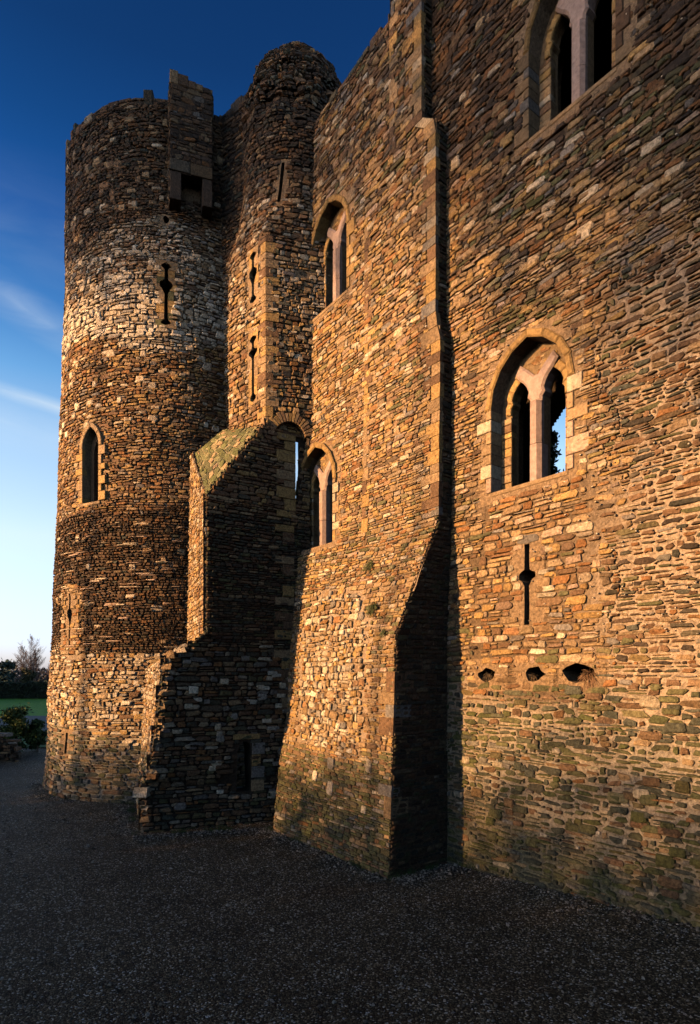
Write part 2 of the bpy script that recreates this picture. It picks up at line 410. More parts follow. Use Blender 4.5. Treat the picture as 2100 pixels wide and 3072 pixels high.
def colA0(u, v, r):
    n = float(N2(u*.55, v*.55)); m = float(N3(u*.9+4, v*.8))
    if v < 4.3+.25*n:
        g = ss(v, 3.4, 4.5)
        return pick(r, slate=4*(1-g)+1, olive=5-2*g, moss=2.2*(1-g)+max(0, n), brown=1.2+2.5*g, rust=.3+g, tan=.4+1.5*g, pale=.12, cream=.18, grey=.5)
    if u > 3.9+.4*n and v < 11.5:
        return pick(r, dark=1.8, brown=4, slate=2, olive=1.6, rust=1, tan=1.5, cream=.25, grey=.6)
    moss = ss(m, .1, 1.2)*ss(v, 9.5, 11.5)*(1-ss(v, 14, 15.5))*ss(u, .8, 2.5)
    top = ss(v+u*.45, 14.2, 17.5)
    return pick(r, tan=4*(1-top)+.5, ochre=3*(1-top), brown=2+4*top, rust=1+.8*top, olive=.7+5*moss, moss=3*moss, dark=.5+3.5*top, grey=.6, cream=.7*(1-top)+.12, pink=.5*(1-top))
mb = MB()
sheet(mb, SA, -.8, 11, -.4, 21.4, .1, mortarf(mortA), outside(cutA), amp=.016)
patchA = [(.95, 4.62), (1.6, 4.52), (2.5, 4.66), (3.6, 4.56), (3.75, 5.6), (3.55, 6.4), (3.8, 7.2), (3.45, 8.1), (2.4, 8.12), (1.15, 8.1), (1.1, 7.0), (.85, 6.0)]
rA = random.Random(11)
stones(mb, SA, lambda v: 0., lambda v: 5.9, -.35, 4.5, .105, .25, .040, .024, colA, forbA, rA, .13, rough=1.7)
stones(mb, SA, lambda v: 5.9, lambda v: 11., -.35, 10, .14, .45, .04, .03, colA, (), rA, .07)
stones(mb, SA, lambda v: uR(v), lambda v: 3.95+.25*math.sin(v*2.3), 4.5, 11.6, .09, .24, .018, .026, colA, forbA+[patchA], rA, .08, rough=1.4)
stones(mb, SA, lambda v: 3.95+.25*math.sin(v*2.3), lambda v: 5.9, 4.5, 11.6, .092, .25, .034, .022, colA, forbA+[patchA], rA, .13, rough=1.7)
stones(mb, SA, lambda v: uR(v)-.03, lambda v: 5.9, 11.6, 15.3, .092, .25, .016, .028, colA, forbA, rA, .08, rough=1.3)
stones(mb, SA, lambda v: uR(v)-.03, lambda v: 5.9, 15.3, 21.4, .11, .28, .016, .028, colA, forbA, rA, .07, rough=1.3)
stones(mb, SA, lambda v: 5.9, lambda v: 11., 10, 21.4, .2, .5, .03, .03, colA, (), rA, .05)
def colPatch(u, v, r): return pick(r, tan=2.6, ochre=2.4, brown=2.6, rust=2.2, grey=.5, cream=.8, pale=.3, pink=1., olive=.4)
stones(mb, SA, lambda v: .7, lambda v: 3.9, 4.52, 8.15, .13, .3, .024, .026, colPatch, forbA, rA, .03, only=patchA, split=.2)
feat = [(2.75, 6.86, .22, .13), (2.62, 6.42, .24, .1), (2.72, 6.08, .3, .11), (3.6, 13.3, .42, .17), (1.9, 4.95, .3, .1), (2.0, 7.2, .3, .1), (4.6, 4.0, .5, .07), (1.55, 2.1, .16, .1), (2.9, 2.9, .2, .1), (3.3, 2.2, .14, .07), (2.5, 1.6, .2, .06), (3.9, 1.9, .18, .07)]
def feats(mb, S, L, col, rng, prot=.045):
    if S is SA: L = [q for q in L if not any(inpoly(p, q[0]+s*q[2]*.6, q[1]+t*q[3]*.6) for p in forbA for s in (-1, 0, 1) for t in (-1, 0, 1))]
    A, c, h, t = [], [], [], []
    base = np.array([(-1, -.5), (-.85, -1), (.0, -1), (.85, -1), (1, -.4), (.97, .6), (.8, 1), (-.85, 1)])
    for u, v, a, b in L:
        j = np.array([(rng.uniform(-.1, .1), rng.uniform(-.16, .16)) for _ in range(8)])
        p = (base+j)*(a/2, b/2); A.append(np.column_stack([p[:, 0]+u, p[:, 1]+v, np.full(8, u), np.full(8, v)]))
        c.append(np.array(PAL[col] if isinstance(col, str) else pick(rng, **col))*rng.uniform(.85, 1.15)); h.append(prot); t.append((rng.uniform(-.06, .06), rng.uniform(-.1, .1)))
    emit(mb, S, np.array(A), np.array(c), np.array(h), np.array(t))
feats(mb, SA, feat, dict(cream=2, pale=1), rA)
rr = random.Random(5)
feats(mb, SA, [(rr.uniform(.2, 5.6), rr.uniform(11.5, 20), rr.uniform(.2, .45), rr.uniform(.09, .16)) for _ in range(110)], dict(tan=3, cream=2, ochre=2, grey=.6), rr, .05)
feats(mb, SA, [(rr.uniform(.2, 5.6), rr.uniform(.8, 4.2), rr.uniform(.2, .42), rr.uniform(.09, .2)) for _ in range(60)], dict(olive=3, slate=3, brown=2, moss=2, cream=.4), rr, .05)
wl = random.Random(44)
feats(mb, SA, [(abs(wl.gauss(4.2, 1.3)), wl.uniform(5, 16), wl.uniform(.015, .05), wl.uniform(.012, .03)) for _ in range(420)], dict(pale=2, grey=1, cream=1), wl, .045)
for u, z, p in LA: collar(mb, frame(SA, u, z), rect(-.42, -.2, .42, 1.85), [p], -.006, .8, MTAN, (.14, .09, .05))
for u, z, p in HOLES: collar(mb, frame(SA, u, z), rect(-.55, -.35, .55, .35), [p], -.004, .55, MTAN, (.12, .075, .04))
for k, u, z in WIN:
    if k == 'A': collar(mb, frame(SA, u, z), rect(-1.3, -.25, 1.3, 3.15), [opening(AW, JH, AH)], -.004, 1.1, MTAN, (.2, .13, .075))
# back of the wall head, so that it has its thickness
for a in (0,):
    fnA = lambda a, b, c: SA(np.array([a]), np.array([b]))[0][0]+np.array((NN[0], NN[1], 0))*c
    mb.faces([fnA(-.7, 21.38, 0), fnA(11, 21.38, 0), fnA(11, 21.38, -1.2), fnA(-.7, 21.38, -1.2), fnA(-.7, 19.5, -1.2), fnA(11, 19.5, -1.2)], [[0, 1, 2, 3], [3, 2, 5, 4]], MDARK)
part(mb, 'hall_wall', M_STONE)

# ------------------------------------------------------------ projecting bay with the battered foot
def mortB(u, v):
    c = mixc(MTAN, MDARK, .35+.35*ss(v, 13, 18)+.15*float(N3(u, v)))
    c = mixc(c, MPALE, ss(v, 4.5, 6)*(1-ss(v, 8.6, 9.6))*.55)
    c = mixc(c, MPALE, (1-ss(v, 5.5, 6.5))*ss(v, 2, 2.8)*.6)
    return mixc(c, (.10, .095, .05), (1-ss(v+.3*N1(u*2, v*2), 1.2, 2.4))*.8)
patchB = [(-4.6, 2.6), (-1.4, 2.4), (-1.3, 4.4), (-1.5, 5.7), (-2.3, 6.5), (-3.9, 6.7), (-4.9, 6.0)]
def colB(u, v, r):
    return np.array(colB0(u, v, r))*(1-.2*ss(v+.6*float(N4(u*.6, v*.6)), 15.5, 20))  # darker towards the head: weaker upper light painted into the stones
def colB0(u, v, r):
    n = float(N2(u*.6, v*.6))
    if v < 2.5+.3*n: return pick(r, olive=5, slate=2.2, moss=1.6, tan=1.6, brown=2, grey=1, cream=.15, rust=.3)
    top = ss(v+.5*n, 15.5, 19.5); mo = ss(n, .5, 1.3)*(1-ss(v, 15, 17))
    lowm = ss(v, 6.5, 7.3)*(1-ss(v, 8, 8.8))
    return pick(r, tan=4.5*(1-.6*top), ochre=3.6*(1-.8*top), brown=2+3*top, rust=1.3, olive=.6+2.5*mo+1.8*lowm, grey=.6, cream=1.0, pale=.15, dark=.3+1.2*top, pink=.5)
mb = MB(); rB = random.Random(21)
ztop = lambda u: 21.4 if u > -1.66 else 20.8
insB = outside(cutB)
sheet(mb, SB, -6.1, .2, -.4, 21.4, .1, mortarf(mortB), lambda u, v: insB(u, v) and uL(v)-.03 < u < uR(v)+.0 and v < ztop(u), amp=.014, off=-.008)
ql = .3
edge = lambda v: uR(v)-(ql if v > 8.2 else .02)
stones(mb, SB, uL, lambda v: uR(v)-.02, -.3, 2.5, .075, .26, .014, .016, colB, forbB, rB, .03)
stones(mb, SB, uL, edge, 2.5, 8.2, .095, .24, .02, .024, colB, forbB+[patchB], rB, .06)
stones(mb, SB, lambda v: -5.1, lambda v: -1.2, 2.35, 6.8, .15, .2, .022, .045, lambda u, v, r: pick(r, cream=4, pale=1.6, tan=3, ochre=2.2, rust=.8, brown=1, grey=1), forbB, rB, .06, only=patchB, rough=1.5, split=.25)
stones(mb, SB, uL, edge, 8.2, 13, .088, .25, .012, .02, colB, forbB, rB, .05)
stones(mb, SB, uL, edge, 13, 20.75, .105, .27, .014, .024, colB, forbB, rB, .05)
stones(mb, SB, lambda v: -1.64, edge, 20.75, 21.4, .13, .3, .014, .024, colB, forbB, rB, .02)
feats(mb, SB, [(rr.uniform(-5.8, -1), rr.uniform(8.5, 20), rr.uniform(.2, .42), rr.uniform(.09, .17)) for _ in range(110) ] , dict(tan=3, ochre=3, cream=2.2, rust=.8), rr, .042) if False else None
L_ = []
while len(L_) < 130:
    u, v = rr.uniform(-5.9, -1), rr.uniform(8.5, 20.4); a, b = rr.uniform(.2, .42), rr.uniform(.09, .17)
    if any(inpoly(p, u+s*a/2, v+t*b/2) for p in forbB for s in (-1, 0, 1) for t in (-1, 0, 1)): continue
    L_.append((u, v, a, b))
feats(mb, SB, L_, dict(tan=3, ochre=3, cream=2.2, rust=.8), rr, .042)
feats(mb, SB, [(-2.6, 2.15, .3, .3), (-3.3, 1.75, .22, .26), (-2.5, 1.55, .25, .32), (-3.0, 2.6, .3, .2), (-1.0, 1.3, .18, .18), (-.9, 2.3, .2, .3)], dict(pale=2, grey=2, cream=2), rr, .045)
# dressed strips: old jamb lines in the bay
for u0, z0, z1, sg in [(-2.69, 8.1, 16.2, 1), (-1.66, 17.4, 20.7, 1)]:
    z = z0; k = 0
    while z < z1:
        h = rB.uniform(.22, .42); wd = .17 if k % 2 else rB.uniform(.24, .34)
        prism(mb, frame(SB, u0, z), rect(0, 0, wd, h-.015), -.02, .03, .008, np.array(PAL[rB.choice(['ochre', 'tan', 'brown'])])*rB.uniform(.75, 1.1)); z += h; k += 1
for k, u, z in WIN:
    if k == 'B': collar(mb, frame(SB, u, z), rect(-1.3, -.25, 1.3, 3.15) if u > -4.9 else rect(-1.07, -.25, 1.3, 3.15), [opening(AW, JH, AH)], -.004, 1.1, MTAN, (.2, .13, .075))
# return face, its shade deepened in the stone and mortar colour
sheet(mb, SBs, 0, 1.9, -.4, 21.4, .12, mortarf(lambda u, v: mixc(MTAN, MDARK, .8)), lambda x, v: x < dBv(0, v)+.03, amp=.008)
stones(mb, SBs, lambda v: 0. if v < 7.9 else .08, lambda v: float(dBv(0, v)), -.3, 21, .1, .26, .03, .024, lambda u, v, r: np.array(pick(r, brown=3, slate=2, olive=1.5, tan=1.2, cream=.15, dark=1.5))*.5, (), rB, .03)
# top cap and left return
fb = lambda u, v, c: SB(np.array([u]), np.array([v]))[0][0]+np.array((NN[0], NN[1], 0))*c
mb.faces([fb(-6.05, 20.78, 0), fb(-1.66, 20.78, 0), fb(-1.66, 20.78, -1.3), fb(-6.05, 20.78, -1.3), fb(-1.66, 21.38, 0), fb(-.67, 21.38, 0), fb(-.67, 21.38, -1.3), fb(-1.66, 21.38, -1.3)],
         [[0, 1, 2, 3], [4, 5, 6, 7], [1, 4, 7, 2]], MDARK)
zz = [0, 2.2, 3.2, 7.8, 8.2, 12, 20.78]
V = []; 
for z in zz: V += [fb(uL(z), z, 0), fb(uL(z), z, -1.4-(.9 if z > 7 else 0))]
mb.faces(V, [[2*i, 2*i+1, 2*i+3, 2*i+2] for i in range(len(zz)-1)], MTAN)
mbay = mb
# ragged coping on the wall heads
mb = MB(); rc = random.Random(3); u = -6.0
while u < 10.9:
    ln = rc.uniform(.2, .55); h = rc.choice([.04, .06, .1, .14, .2]); zt = 20.8 if u < -1.66 else 21.4
    if u < -1.66 < u+ln: ln = -1.66-u
    if zt == 21.4 or u < -.5: prism(mb, (lambda u0, zt: (lambda a, b, c: fb(min(u0+a, -.0), zt-.03, 0)+np.array((UU[0]*max(0, u0+a), UU[1]*max(0, u0+a), b))+np.array((NN[0], NN[1], 0))*(c-.0)))(u, zt), rect(.01, 0, ln-.01, h+.03), -.75, .0+rc.uniform(.0, .05), .02, pick(rc, brown=3, dark=2, tan=2, slate=2))
    u += ln
part(mb, 'coping', M_STONE)
# quoins on the arris of the bay
mb = mbay; z = .15; k = 0
while z < 21.3:
    h = rB.uniform(.2, .36) if z > 6 else rB.uniform(.25, .48)
    if z+h > 21.35: break
    long = k % 2 == 0
    a = rB.uniform(.34, .6) if long else rB.uniform(.22, .3); dz = float(dBv(0, z+h/2)); b = min(dz, (.07 if z > 7.5 else rB.uniform(.22, .34)) if long else (.12 if z > 7.5 else rB.uniform(.4, .55)))
    if (z < 4.9 and rB.random() < .5) or 4.9 <= z < 7.9: z += h; k += 1; continue
    c = np.array(PAL[rB.choices(['ochre', 'tan', 'cream', 'brown', 'grey'], [3, 4, .8, 1.5, .6] if z > 6 else [1, 3, 1.2, 2, 1])[0]])*rB.uniform(.62, .95)
    g = .012
    V = []
    for zq in (z+g/2, z+h-g/2):
        ur = uR(zq); d = float(dBv(ur, zq))+.022; dd = float(dBv(ur, zq))
        for (uu, c_) in ((ur-a, d-.0), (ur+.012, d), (ur+.012, dd-b), (ur-a, dd-b)):
            V.append((PA[0]+uu*UU[0]+c_*NN[0]+rB.uniform(-.006, .006), PA[1]+uu*UU[1]+c_*NN[1]+rB.uniform(-.006, .006), zq))
    mb.faces(V, [[0, 1, 5, 4], [1, 2, 6, 5], [2, 3, 7, 6], [3, 0, 4, 7], [0, 3, 2, 1], [4, 5, 6, 7]], c)
    z += h; k += 1
part(mb, 'projecting_bay', M_STONE)

# ------------------------------------------------------------ round tower
def deg(d): return math.radians(d)*4.6
TL = deg(9.6); TWu = deg(-25.5); TSu = deg(-38)
tower_open = [(TL, 16.62, loop_poly(.12, 2.2, 1.42, .23, .36, True, 8)), (TSu, 5.42, loop_poly(.1, 1.9, 1.15, .16, .36, False, 9))]
lanc = opening(.42, 1.95, .72)
sqh = (deg(9.3), 20.45, blob(.24, .26, 12)); grv = (deg(-36), 1.55, slit_poly(.14, .75, 4))
patch_slit = shift([(-.55, -.3), (.5, -.35), (.75, .3), (.6, 1.2), (.75, 1.6), (.5, 2.2), (-.5, 2.2), (-.7, 1)], TSu, 5.4)
forbT = [shift(p, u, z) for u, z, p in tower_open+[sqh, grv]]+[shift(opening(.42, 1.95, .72, .1), TWu, 10.5)]+[rect(deg(12), 21.3, deg(28.5), 30)]
cutT = [rect(TL-.45, 16.5, TL+.45, 18.95), rect(TSu-.3, 5.3, TSu+.3, 7.45), rect(sqh[0]-.25, 20.2, sqh[0]+.25, 20.75), rect(grv[0]-.2, 1.4, grv[0]+.2, 2.4), rect(TWu-.6, 10.4, TWu+.6, 13.3)]
def bandn(u, v): return v+.35*float(N1(u*.45, v*.5))+.2*float(N4(u*1.2, v))
def mortT(u, v):
    b = bandn(u, v)
    c = mixc(MDARK, MTAN, .35)
    c = mixc(c, MPALE, (1-ss(b, 5.0, 5.6))*.6)
    c = mixc(c, MGREY, (1-ss(b, 2.2, 3.0))*.9)
    wz = ss(float(N3(u*1.4, v*3.2))+.5*float(N4(u*3, v*6)), .75, 1.15)*ss(b, 5, 5.6)*(1-ss(b, 10, 11))
    c = mixc(c, MPALE, wz*.9)
    return mixc(c, MTAN, ss(b, 15.8, 16.4)*(1-ss(b, 18.6, 20))*.6)
def colT(u, v, r):
    b = bandn(u, v)
    return np.array(colT0(u, v, r))*(1-.42*ss(b, 19.2, 21.5))*(1-.3*ss(b, 5, 5.5)*(1-ss(b, 9.6, 10.6)))  # rim: browner stone plus painted dimness; lower term is the dark rough band
def colT0(u, v, r):
    b = bandn(u, v)
    if b < 2.4: return pick(r, slate=3, olive=2.4, grey=2, tan=1.5, cream=.7, brown=1.6, pale=.2)
    if b < 5.2: return 1.12*pick(r, cream=3.8, tan=2.6, pale=1.3, ochre=1.8, rust=.7, brown=1.8, grey=1)
    if b < 10: return pick(r, brown=4.5, dark=3.4, tan=.8, rust=1., slate=.8, cream=.08)
    if b < 16.2:
        p = ss(float(N2(u*.9, v*.9)), .6, 1.3)
        return pick(r, brown=3.6, rust=1.8, tan=2.6, ochre=2, dark=.9, cream=.3+2.2*p, grey=.5)
    if b < 18.3: return np.array(pick(r, pale=3.4, cream=4.2, tan=1.2, grey=1.6, brown=.5))*1.08
    if b < 20.2: return pick(r, cream=2.6, tan=2, grey=1.4, brown=2, dark=.8, pale=.9)
    return pick(r, brown=4.2, dark=2.8, rust=.9, tan=1.1, cream=.28, slate=1)
mb = MB(); rT = random.Random(31)
UT0, UT1 = deg(-112), deg(75)
def rimz(u): return 24.75+.25*math.sin(u*.9+1.)+.12*math.sin(u*3.1)
sheet(mb, ST, -math.pi*4.6, math.pi*4.6, -.4, 24.7, .12, mortarf(mortT), outside(cutT), amp=.015, off=-.014)
a, b = (lambda v: UT0), (lambda v: UT1)
stones(mb, ST, a, b, -.3, 2.5, .12, .3, .032, .035, colT, forbT, rT, .07, rough=1.2)
stones(mb, ST, a, b, 2.5, 5.15, .14, .24, .026, .05, colT, forbT+[patch_slit], rT, .08, rough=1.5, split=.25)
stones(mb, ST, a, b, 5.15, 10.1, .088, .15, .024, .05, colT, forbT+[patch_slit], rT, .06, rough=1.6)
stones(mb, ST, lambda v: TSu-1, lambda v: TSu+1, 5.0, 7.7, .13, .24, .02, .04, lambda u, v, r: pick(r, ochre=2, tan=2.5, rust=1.2, cream=1.6, brown=.8), forbT, rT, .03, only=patch_slit)
stones(mb, ST, a, b, 10.1, 16.2, .09, .22, .018, .036, colT, forbT, rT, .11, rough=1.45)
stones(mb, ST, a, b, 16.2, 18.8, .125, .26, .022, .04, colT, forbT, rT, .07, rough=1.3)
stones(mb, ST, a, b, 18.8, 24.6, .092, .22, .016, .036, colT, forbT, rT, .1, rough=1.4)
feats(mb, ST, [(rr.uniform(deg(-60), deg(45)), rr.uniform(10.5, 24), rr.uniform(.25, .42), rr.uniform(.14, .24)) for _ in range(0)] or [(0, 22, .3, .2)], 'tan', rr)
for zlo, zhi, nn, cc in [(13.2, 16, 60, dict(cream=3, pale=1)), (2.2, 5, 90, dict(cream=3, pale=1.5, ochre=1.5, tan=2)), (20.5, 24, 70, dict(tan=2, cream=.6, brown=2)), (16.5, 19.5, 70, dict(pale=2, cream=3)), (5.5, 9.8, 26, dict(cream=2, tan=1))]:
    L_ = []
    while len(L_) < nn:
        u, v = rr.uniform(deg(-75), deg(50)), rr.uniform(zlo, zhi); q, t = rr.uniform(.16, .4), rr.uniform(.12, .25)
        if any(inpoly(p, u+s*q*.6, v+k*t*.6) for p in forbT for s in (-1, 0, 1) for k in (-1, 0, 1)): continue
        L_.append((u, v, q, t))
    feats(mb, ST, L_, cc, rr, .05)
# mortar smears left on the rough band
L_ = [(rr.uniform(deg(-45), deg(40)), rr.uniform(5.3, 9.9), rr.uniform(.25, .8), rr.uniform(.03, .055)) for _ in range(70)]
feats(mb, ST, [q for q in L_ if not any(inpoly(p, q[0]+s*q[2]*.5, q[1]) for p in forbT for s in (-1, 0, 1))], dict(cream=1, pink=1.5), rr, .055)
for (u, z, p) in tower_open+[sqh, grv]:
    bb = bbox(p); collar(mb, frame(ST, u, z), rect(bb[0]-.35, bb[1]-.25, bb[2]+.35, bb[3]+.3), [p], -.004, .7, MTAN, (.11, .07, .04))
collar(mb, frame(ST, TWu, 10.5), rect(-.72, -.22, .72, 2.95), [lanc], -.004, .75, MTAN, (.2, .13, .07))
th = np.linspace(0, 2*math.pi, 49)[:-1]
mb.faces([(TC[0]+math.sin(t)*4.34, TC[1]-math.cos(t)*4.34, 23.9) for t in th], [list(range(48))], MDARK)
# ragged rim
u = UT0
while u < UT1+3:
    ln = rT.uniform(.2, .5); t = 24.62+rT.choice([0, .0, .06, .1, .2, .34])*(1 if rT.random() < .8 else 1.5)+(.35*ss(u, deg(26), deg(40)))
    if not deg(10) < u < deg(27):
        prism(mb, frame(ST, u, 24.4), rect(.01, 0, ln-.01, t-24.4), -.6, rT.uniform(.01, .06), .025, colT(u, 24, rT))
    u += ln
part(mb, 'round_tower', M_STONE)
# garderobe box on the tower head
mb = MB(); rM = random.Random(77)
bt = deg(20.2); fn = flat(ST, bt, 20.8)
hw = .72
def boxfront(a, b): return fn(a, b, .62)
def Sbox(u, v):
    P = np.array([fn(a, b, .55) for a, b in zip(u, v)]); n = fn(0, 0, 1)-fn(0, 0, 0); return P, np.tile(n, (len(P), 1))
def Sboxl(u, v):
    P = np.array([fn(-hw, b, a-.6) for a, b in zip(u, v)]); n = fn(-1, 0, 0)-fn(0, 0, 0); return P, np.tile(n, (len(P), 1))
def Sboxr(u, v):
    P = np.array([fn(hw, b, .55-a) for a, b in zip(u, v)]); n = fn(1, 0, 0)-fn(0, 0, 0); return P, np.tile(n, (len(P), 1))
mc = mortarf(lambda u, v: MDARK)
sheet(mb, Sbox, -hw, hw, .95, 4.0, .12, mc, amp=.004)
sheet(mb, Sboxl, 0, 1.15, .0, 4.0, .12, mc, amp=.004); sheet(mb, Sboxr, 0, 1.15, .0, 4.0, .12, mc, amp=.004)
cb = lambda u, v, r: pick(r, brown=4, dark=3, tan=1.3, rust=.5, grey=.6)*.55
stones(mb, Sbox, lambda v: -hw, lambda v: hw, 1.4, 4.05, .13, .3, .015, .03, cb, (), rM, .01)
for S3 in (Sboxl, Sboxr): stones(mb, S3, lambda v: 0., lambda v: 1.15, 0, 4.0, .13, .3, .015, .03, cb, (), rM, .01)
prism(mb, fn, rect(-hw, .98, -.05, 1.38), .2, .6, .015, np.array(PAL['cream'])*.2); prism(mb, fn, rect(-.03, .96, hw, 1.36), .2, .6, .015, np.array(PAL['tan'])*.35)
prism(mb, fn, rect(-hw, 0, -.34, .95), -.3, .57, .02, PAL['dark']); prism(mb, fn, rect(.38, 0, hw, .95), -.3, .57, .02, PAL['dark'])
mb.faces([fn(-hw, 3.98, .5), fn(hw, 3.98, .5), fn(hw, 3.98, -.5), fn(-hw, 3.98, -.5), fn(-hw, 2.6, -.5), fn(hw, 2.6, -.5)], [[0, 1, 2, 3], [3, 2, 5, 4]], MDARK)
u = -hw
while u < hw-.1:
    ln = min(rM.uniform(.2, .45), hw-u); prism(mb, fn, rect(u, 3.95, u+ln, 4.05+max(0, .3-.25*(u+hw))*1.+rM.uniform(0, .1)), -.3, .6, .03, cb(0, 0, rM)); u += ln
part(mb, 'garderobe_box', M_STONE)

# ------------------------------------------------------------ stair turret
def qd(d): return math.radians(d)*QR
q_open = [(qd(-32.5), 15.55, loop_poly(.11, 1.5, .85, .2, .34, True, 21)), (qd(-32.5), 12.6, loop_poly(.11, 1.95, 1.45, .24, .2, True, 22)), (qd(-8.7), 18.4, slit_poly(.1, 1.2, 5))]
hole_q = (qd(21), 16.35, blob(.28, .16, 31))
ARu, ARz, Ri, Ro = qd(7.2), 11.38, .5, .82
archforb = [(ARu-.78, 9), (ARu-.78, ARz+.05)]+[(ARu-math.cos(t)*.78, ARz+math.sin(t)*.78) for t in np.linspace(.1, math.pi-.1, 9)]+[(ARu+.78, ARz+.05), (ARu+.78, 9)]
forbQ = [shift(p, u, z) for u, z, p in q_open+[hole_q]]+[archforb]
cutQ = [rect(bbox(shift(p, u, z))[0]-.12, z-.1, bbox(shift(p, u, z))[2]+.12, z+bbox(p)[3]+.1) for u, z, p in q_open]
def mortQ(u, v): return mixc(MDARK, MTAN, .5*(1-ss(v, 17, 19)))
def colQ(u, v, r):
    return np.array(colQ0(u, v, r))*(1-.35*ss(v+.5*float(N4(u, v)), 16.8, 20))  # upper turret's dimness carried in the stone colour
def colQ0(u, v, r):
    if v > 19.5: return pick(r, dark=4, brown=3.4, rust=.4, tan=.7, cream=.16, slate=1)
    if v > 17: return pick(r, dark=1.2, brown=3.5, tan=2, cream=.9, rust=.8, grey=.6)
    if v > 15: return pick(r, cream=2, tan=3, ochre=1.5, brown=2, grey=.8, pale=.5)
    return pick(r, ochre=3, tan=3, brown=2.6, rust=1.4, cream=.4, dark=.6)
mb = MB(); rQ = random.Random(41)
qo = outside(cutQ)
def insQ(u, v):
    d = math.degrees(u/QR)
    if not qo(u, v): return False
    if v < 13.2 and abs(d) > 100: return False
    if v < 13.2 and d > -15.5:
        if u > ARu-.56 and u < ARu+.56 and v < ARz+math.sqrt(max(0, .56**2-(u-ARu)**2)): return False
    return True
sheet(mb, SQ, -math.pi*QR, math.pi*QR, 11.25, 24.13, .08, mortarf(mortQ), insQ, amp=.012, off=-.014)
a, b = (lambda v: qd(-100)), (lambda v: qd(70))
stones(mb, SQ, a, b, 11.3, 17.2, .11, .22, .018, .035, colQ, forbQ, rQ, .04, rough=1.2)
stones(mb, SQ, a, b, 17.2, 21.6, .11, .22, .016, .035, colQ, forbQ, rQ, .04, rough=1.2)
def SQo(u, v):
    P, n = SQ(u, v); return P, n
for zlo, zhi, L0 in [(21.6, 22.9, .2), (22.9, 23.6, .3), (23.6, 24.1, .55)]:
    stones(mb, SQo, lambda v: qd(-180), lambda v: qd(180), zlo, zhi, .1, L0, .025, .10, lambda u, v, r: pick(r, dark=5, brown=2.6, slate=2, tan=.35, rust=.3), (), rQ, .04, rough=1.8)
L_ = []
while len(L_) < 60:
    u, v = rr.uniform(qd(-80), qd(30)), rr.uniform(12.5, 19.5); q, t = rr.uniform(.14, .34), rr.uniform(.08, .17)
    if any(inpoly(p, u+s*q*.6, v+k*t*.6) for p in forbQ for s in (-1, 0, 1) for k in (-1, 0, 1)): continue
    L_.append((u, v, q, t))
feats(mb, SQ, L_, dict(cream=3, tan=2, pale=.8), rr, .045)
for u, z, p in q_open+[hole_q]:
    bb = bbox(p); collar(mb, frame(SQ, u, z), rect(bb[0]-.2, bb[1]-.18, bb[2]+.2, bb[3]+.18), [p], -.004, .5, MTAN, (.07, .045, .025))
# quoins on the turret's corner
z = 11.4; k = 0
while z < 17.2:
    h = rQ.uniform(.18, .34); t = .34 if k % 2 else .18; s = .18 if k % 2 else .34
    c = np.array(PAL[rQ.choice(['ochre', 'tan', 'tan', 'brown'])])*rQ.uniform(.85, 1.1)
    if z > ARz+.3 or k % 2:
        uc = qd(-15); prism(mb, frame(SQ, uc, z), [(-s, 0), (0, 0), (0, h-.015), (-s, h-.015)], -.1, .04, .006, c)
        prism(mb, frame(SQ, uc, z), [(0, 0), (t, 0), (t, h-.015), (0, h-.015)], -.1, .04, .006, c)
    z += h; k += 1
part(mb, 'stair_turret', M_STONE)
# relieving arch under the turret
mb = MB(); nv = 17
for i in range(nv):
    t0 = math.pi*.06+math.pi*.88*i/nv+.012; t1 = math.pi*.06+math.pi*.88*(i+1)/nv-.012; ro = Ro*rQ.uniform(.9, 1.04)
    poly = [(ARu-math.cos(t0)*Ri, ARz+math.sin(t0)*Ri), (ARu-math.cos(t0)*ro, ARz+math.sin(t0)*ro), (ARu-math.cos(t1)*ro, ARz+math.sin(t1)*ro), (ARu-math.cos(t1)*Ri, ARz+math.sin(t1)*Ri)]
    prism(mb, frame(SQ, 0, 0), poly, -.55, .05, .012, pick(rQ, tan=3, ochre=1.5, brown=3))
part(mb, 'relieving_arch', M_STONE)
# link wall between tower and turret
SLk, wK = line_surf([(0, -5.0, 22.4), (30, -5.0, 22.4)], [(0, -2.6, 20.6), (30, -2.6, 20.6)])
mb = MB(); sheet(mb, SLk, 0, 3, 9, 24.7, .15, mortarf(lambda u, v: MDARK), amp=.01)
stones(mb, SLk, lambda v: 0., lambda v: 3., 11, 24.7, .12, .26, .016, .035, colQ, (), rQ, .03)
fk = frame(SLk, 0, 24.5); u = 0
while u < 2.9: ln = rQ.uniform(.2, .45); prism(mb, fk, rect(u, 0, u+ln, .25+rQ.uniform(0, .3)), -.6, .03, .02, PAL['dark']); u += ln
part(mb, 'link_wall', M_STONE)

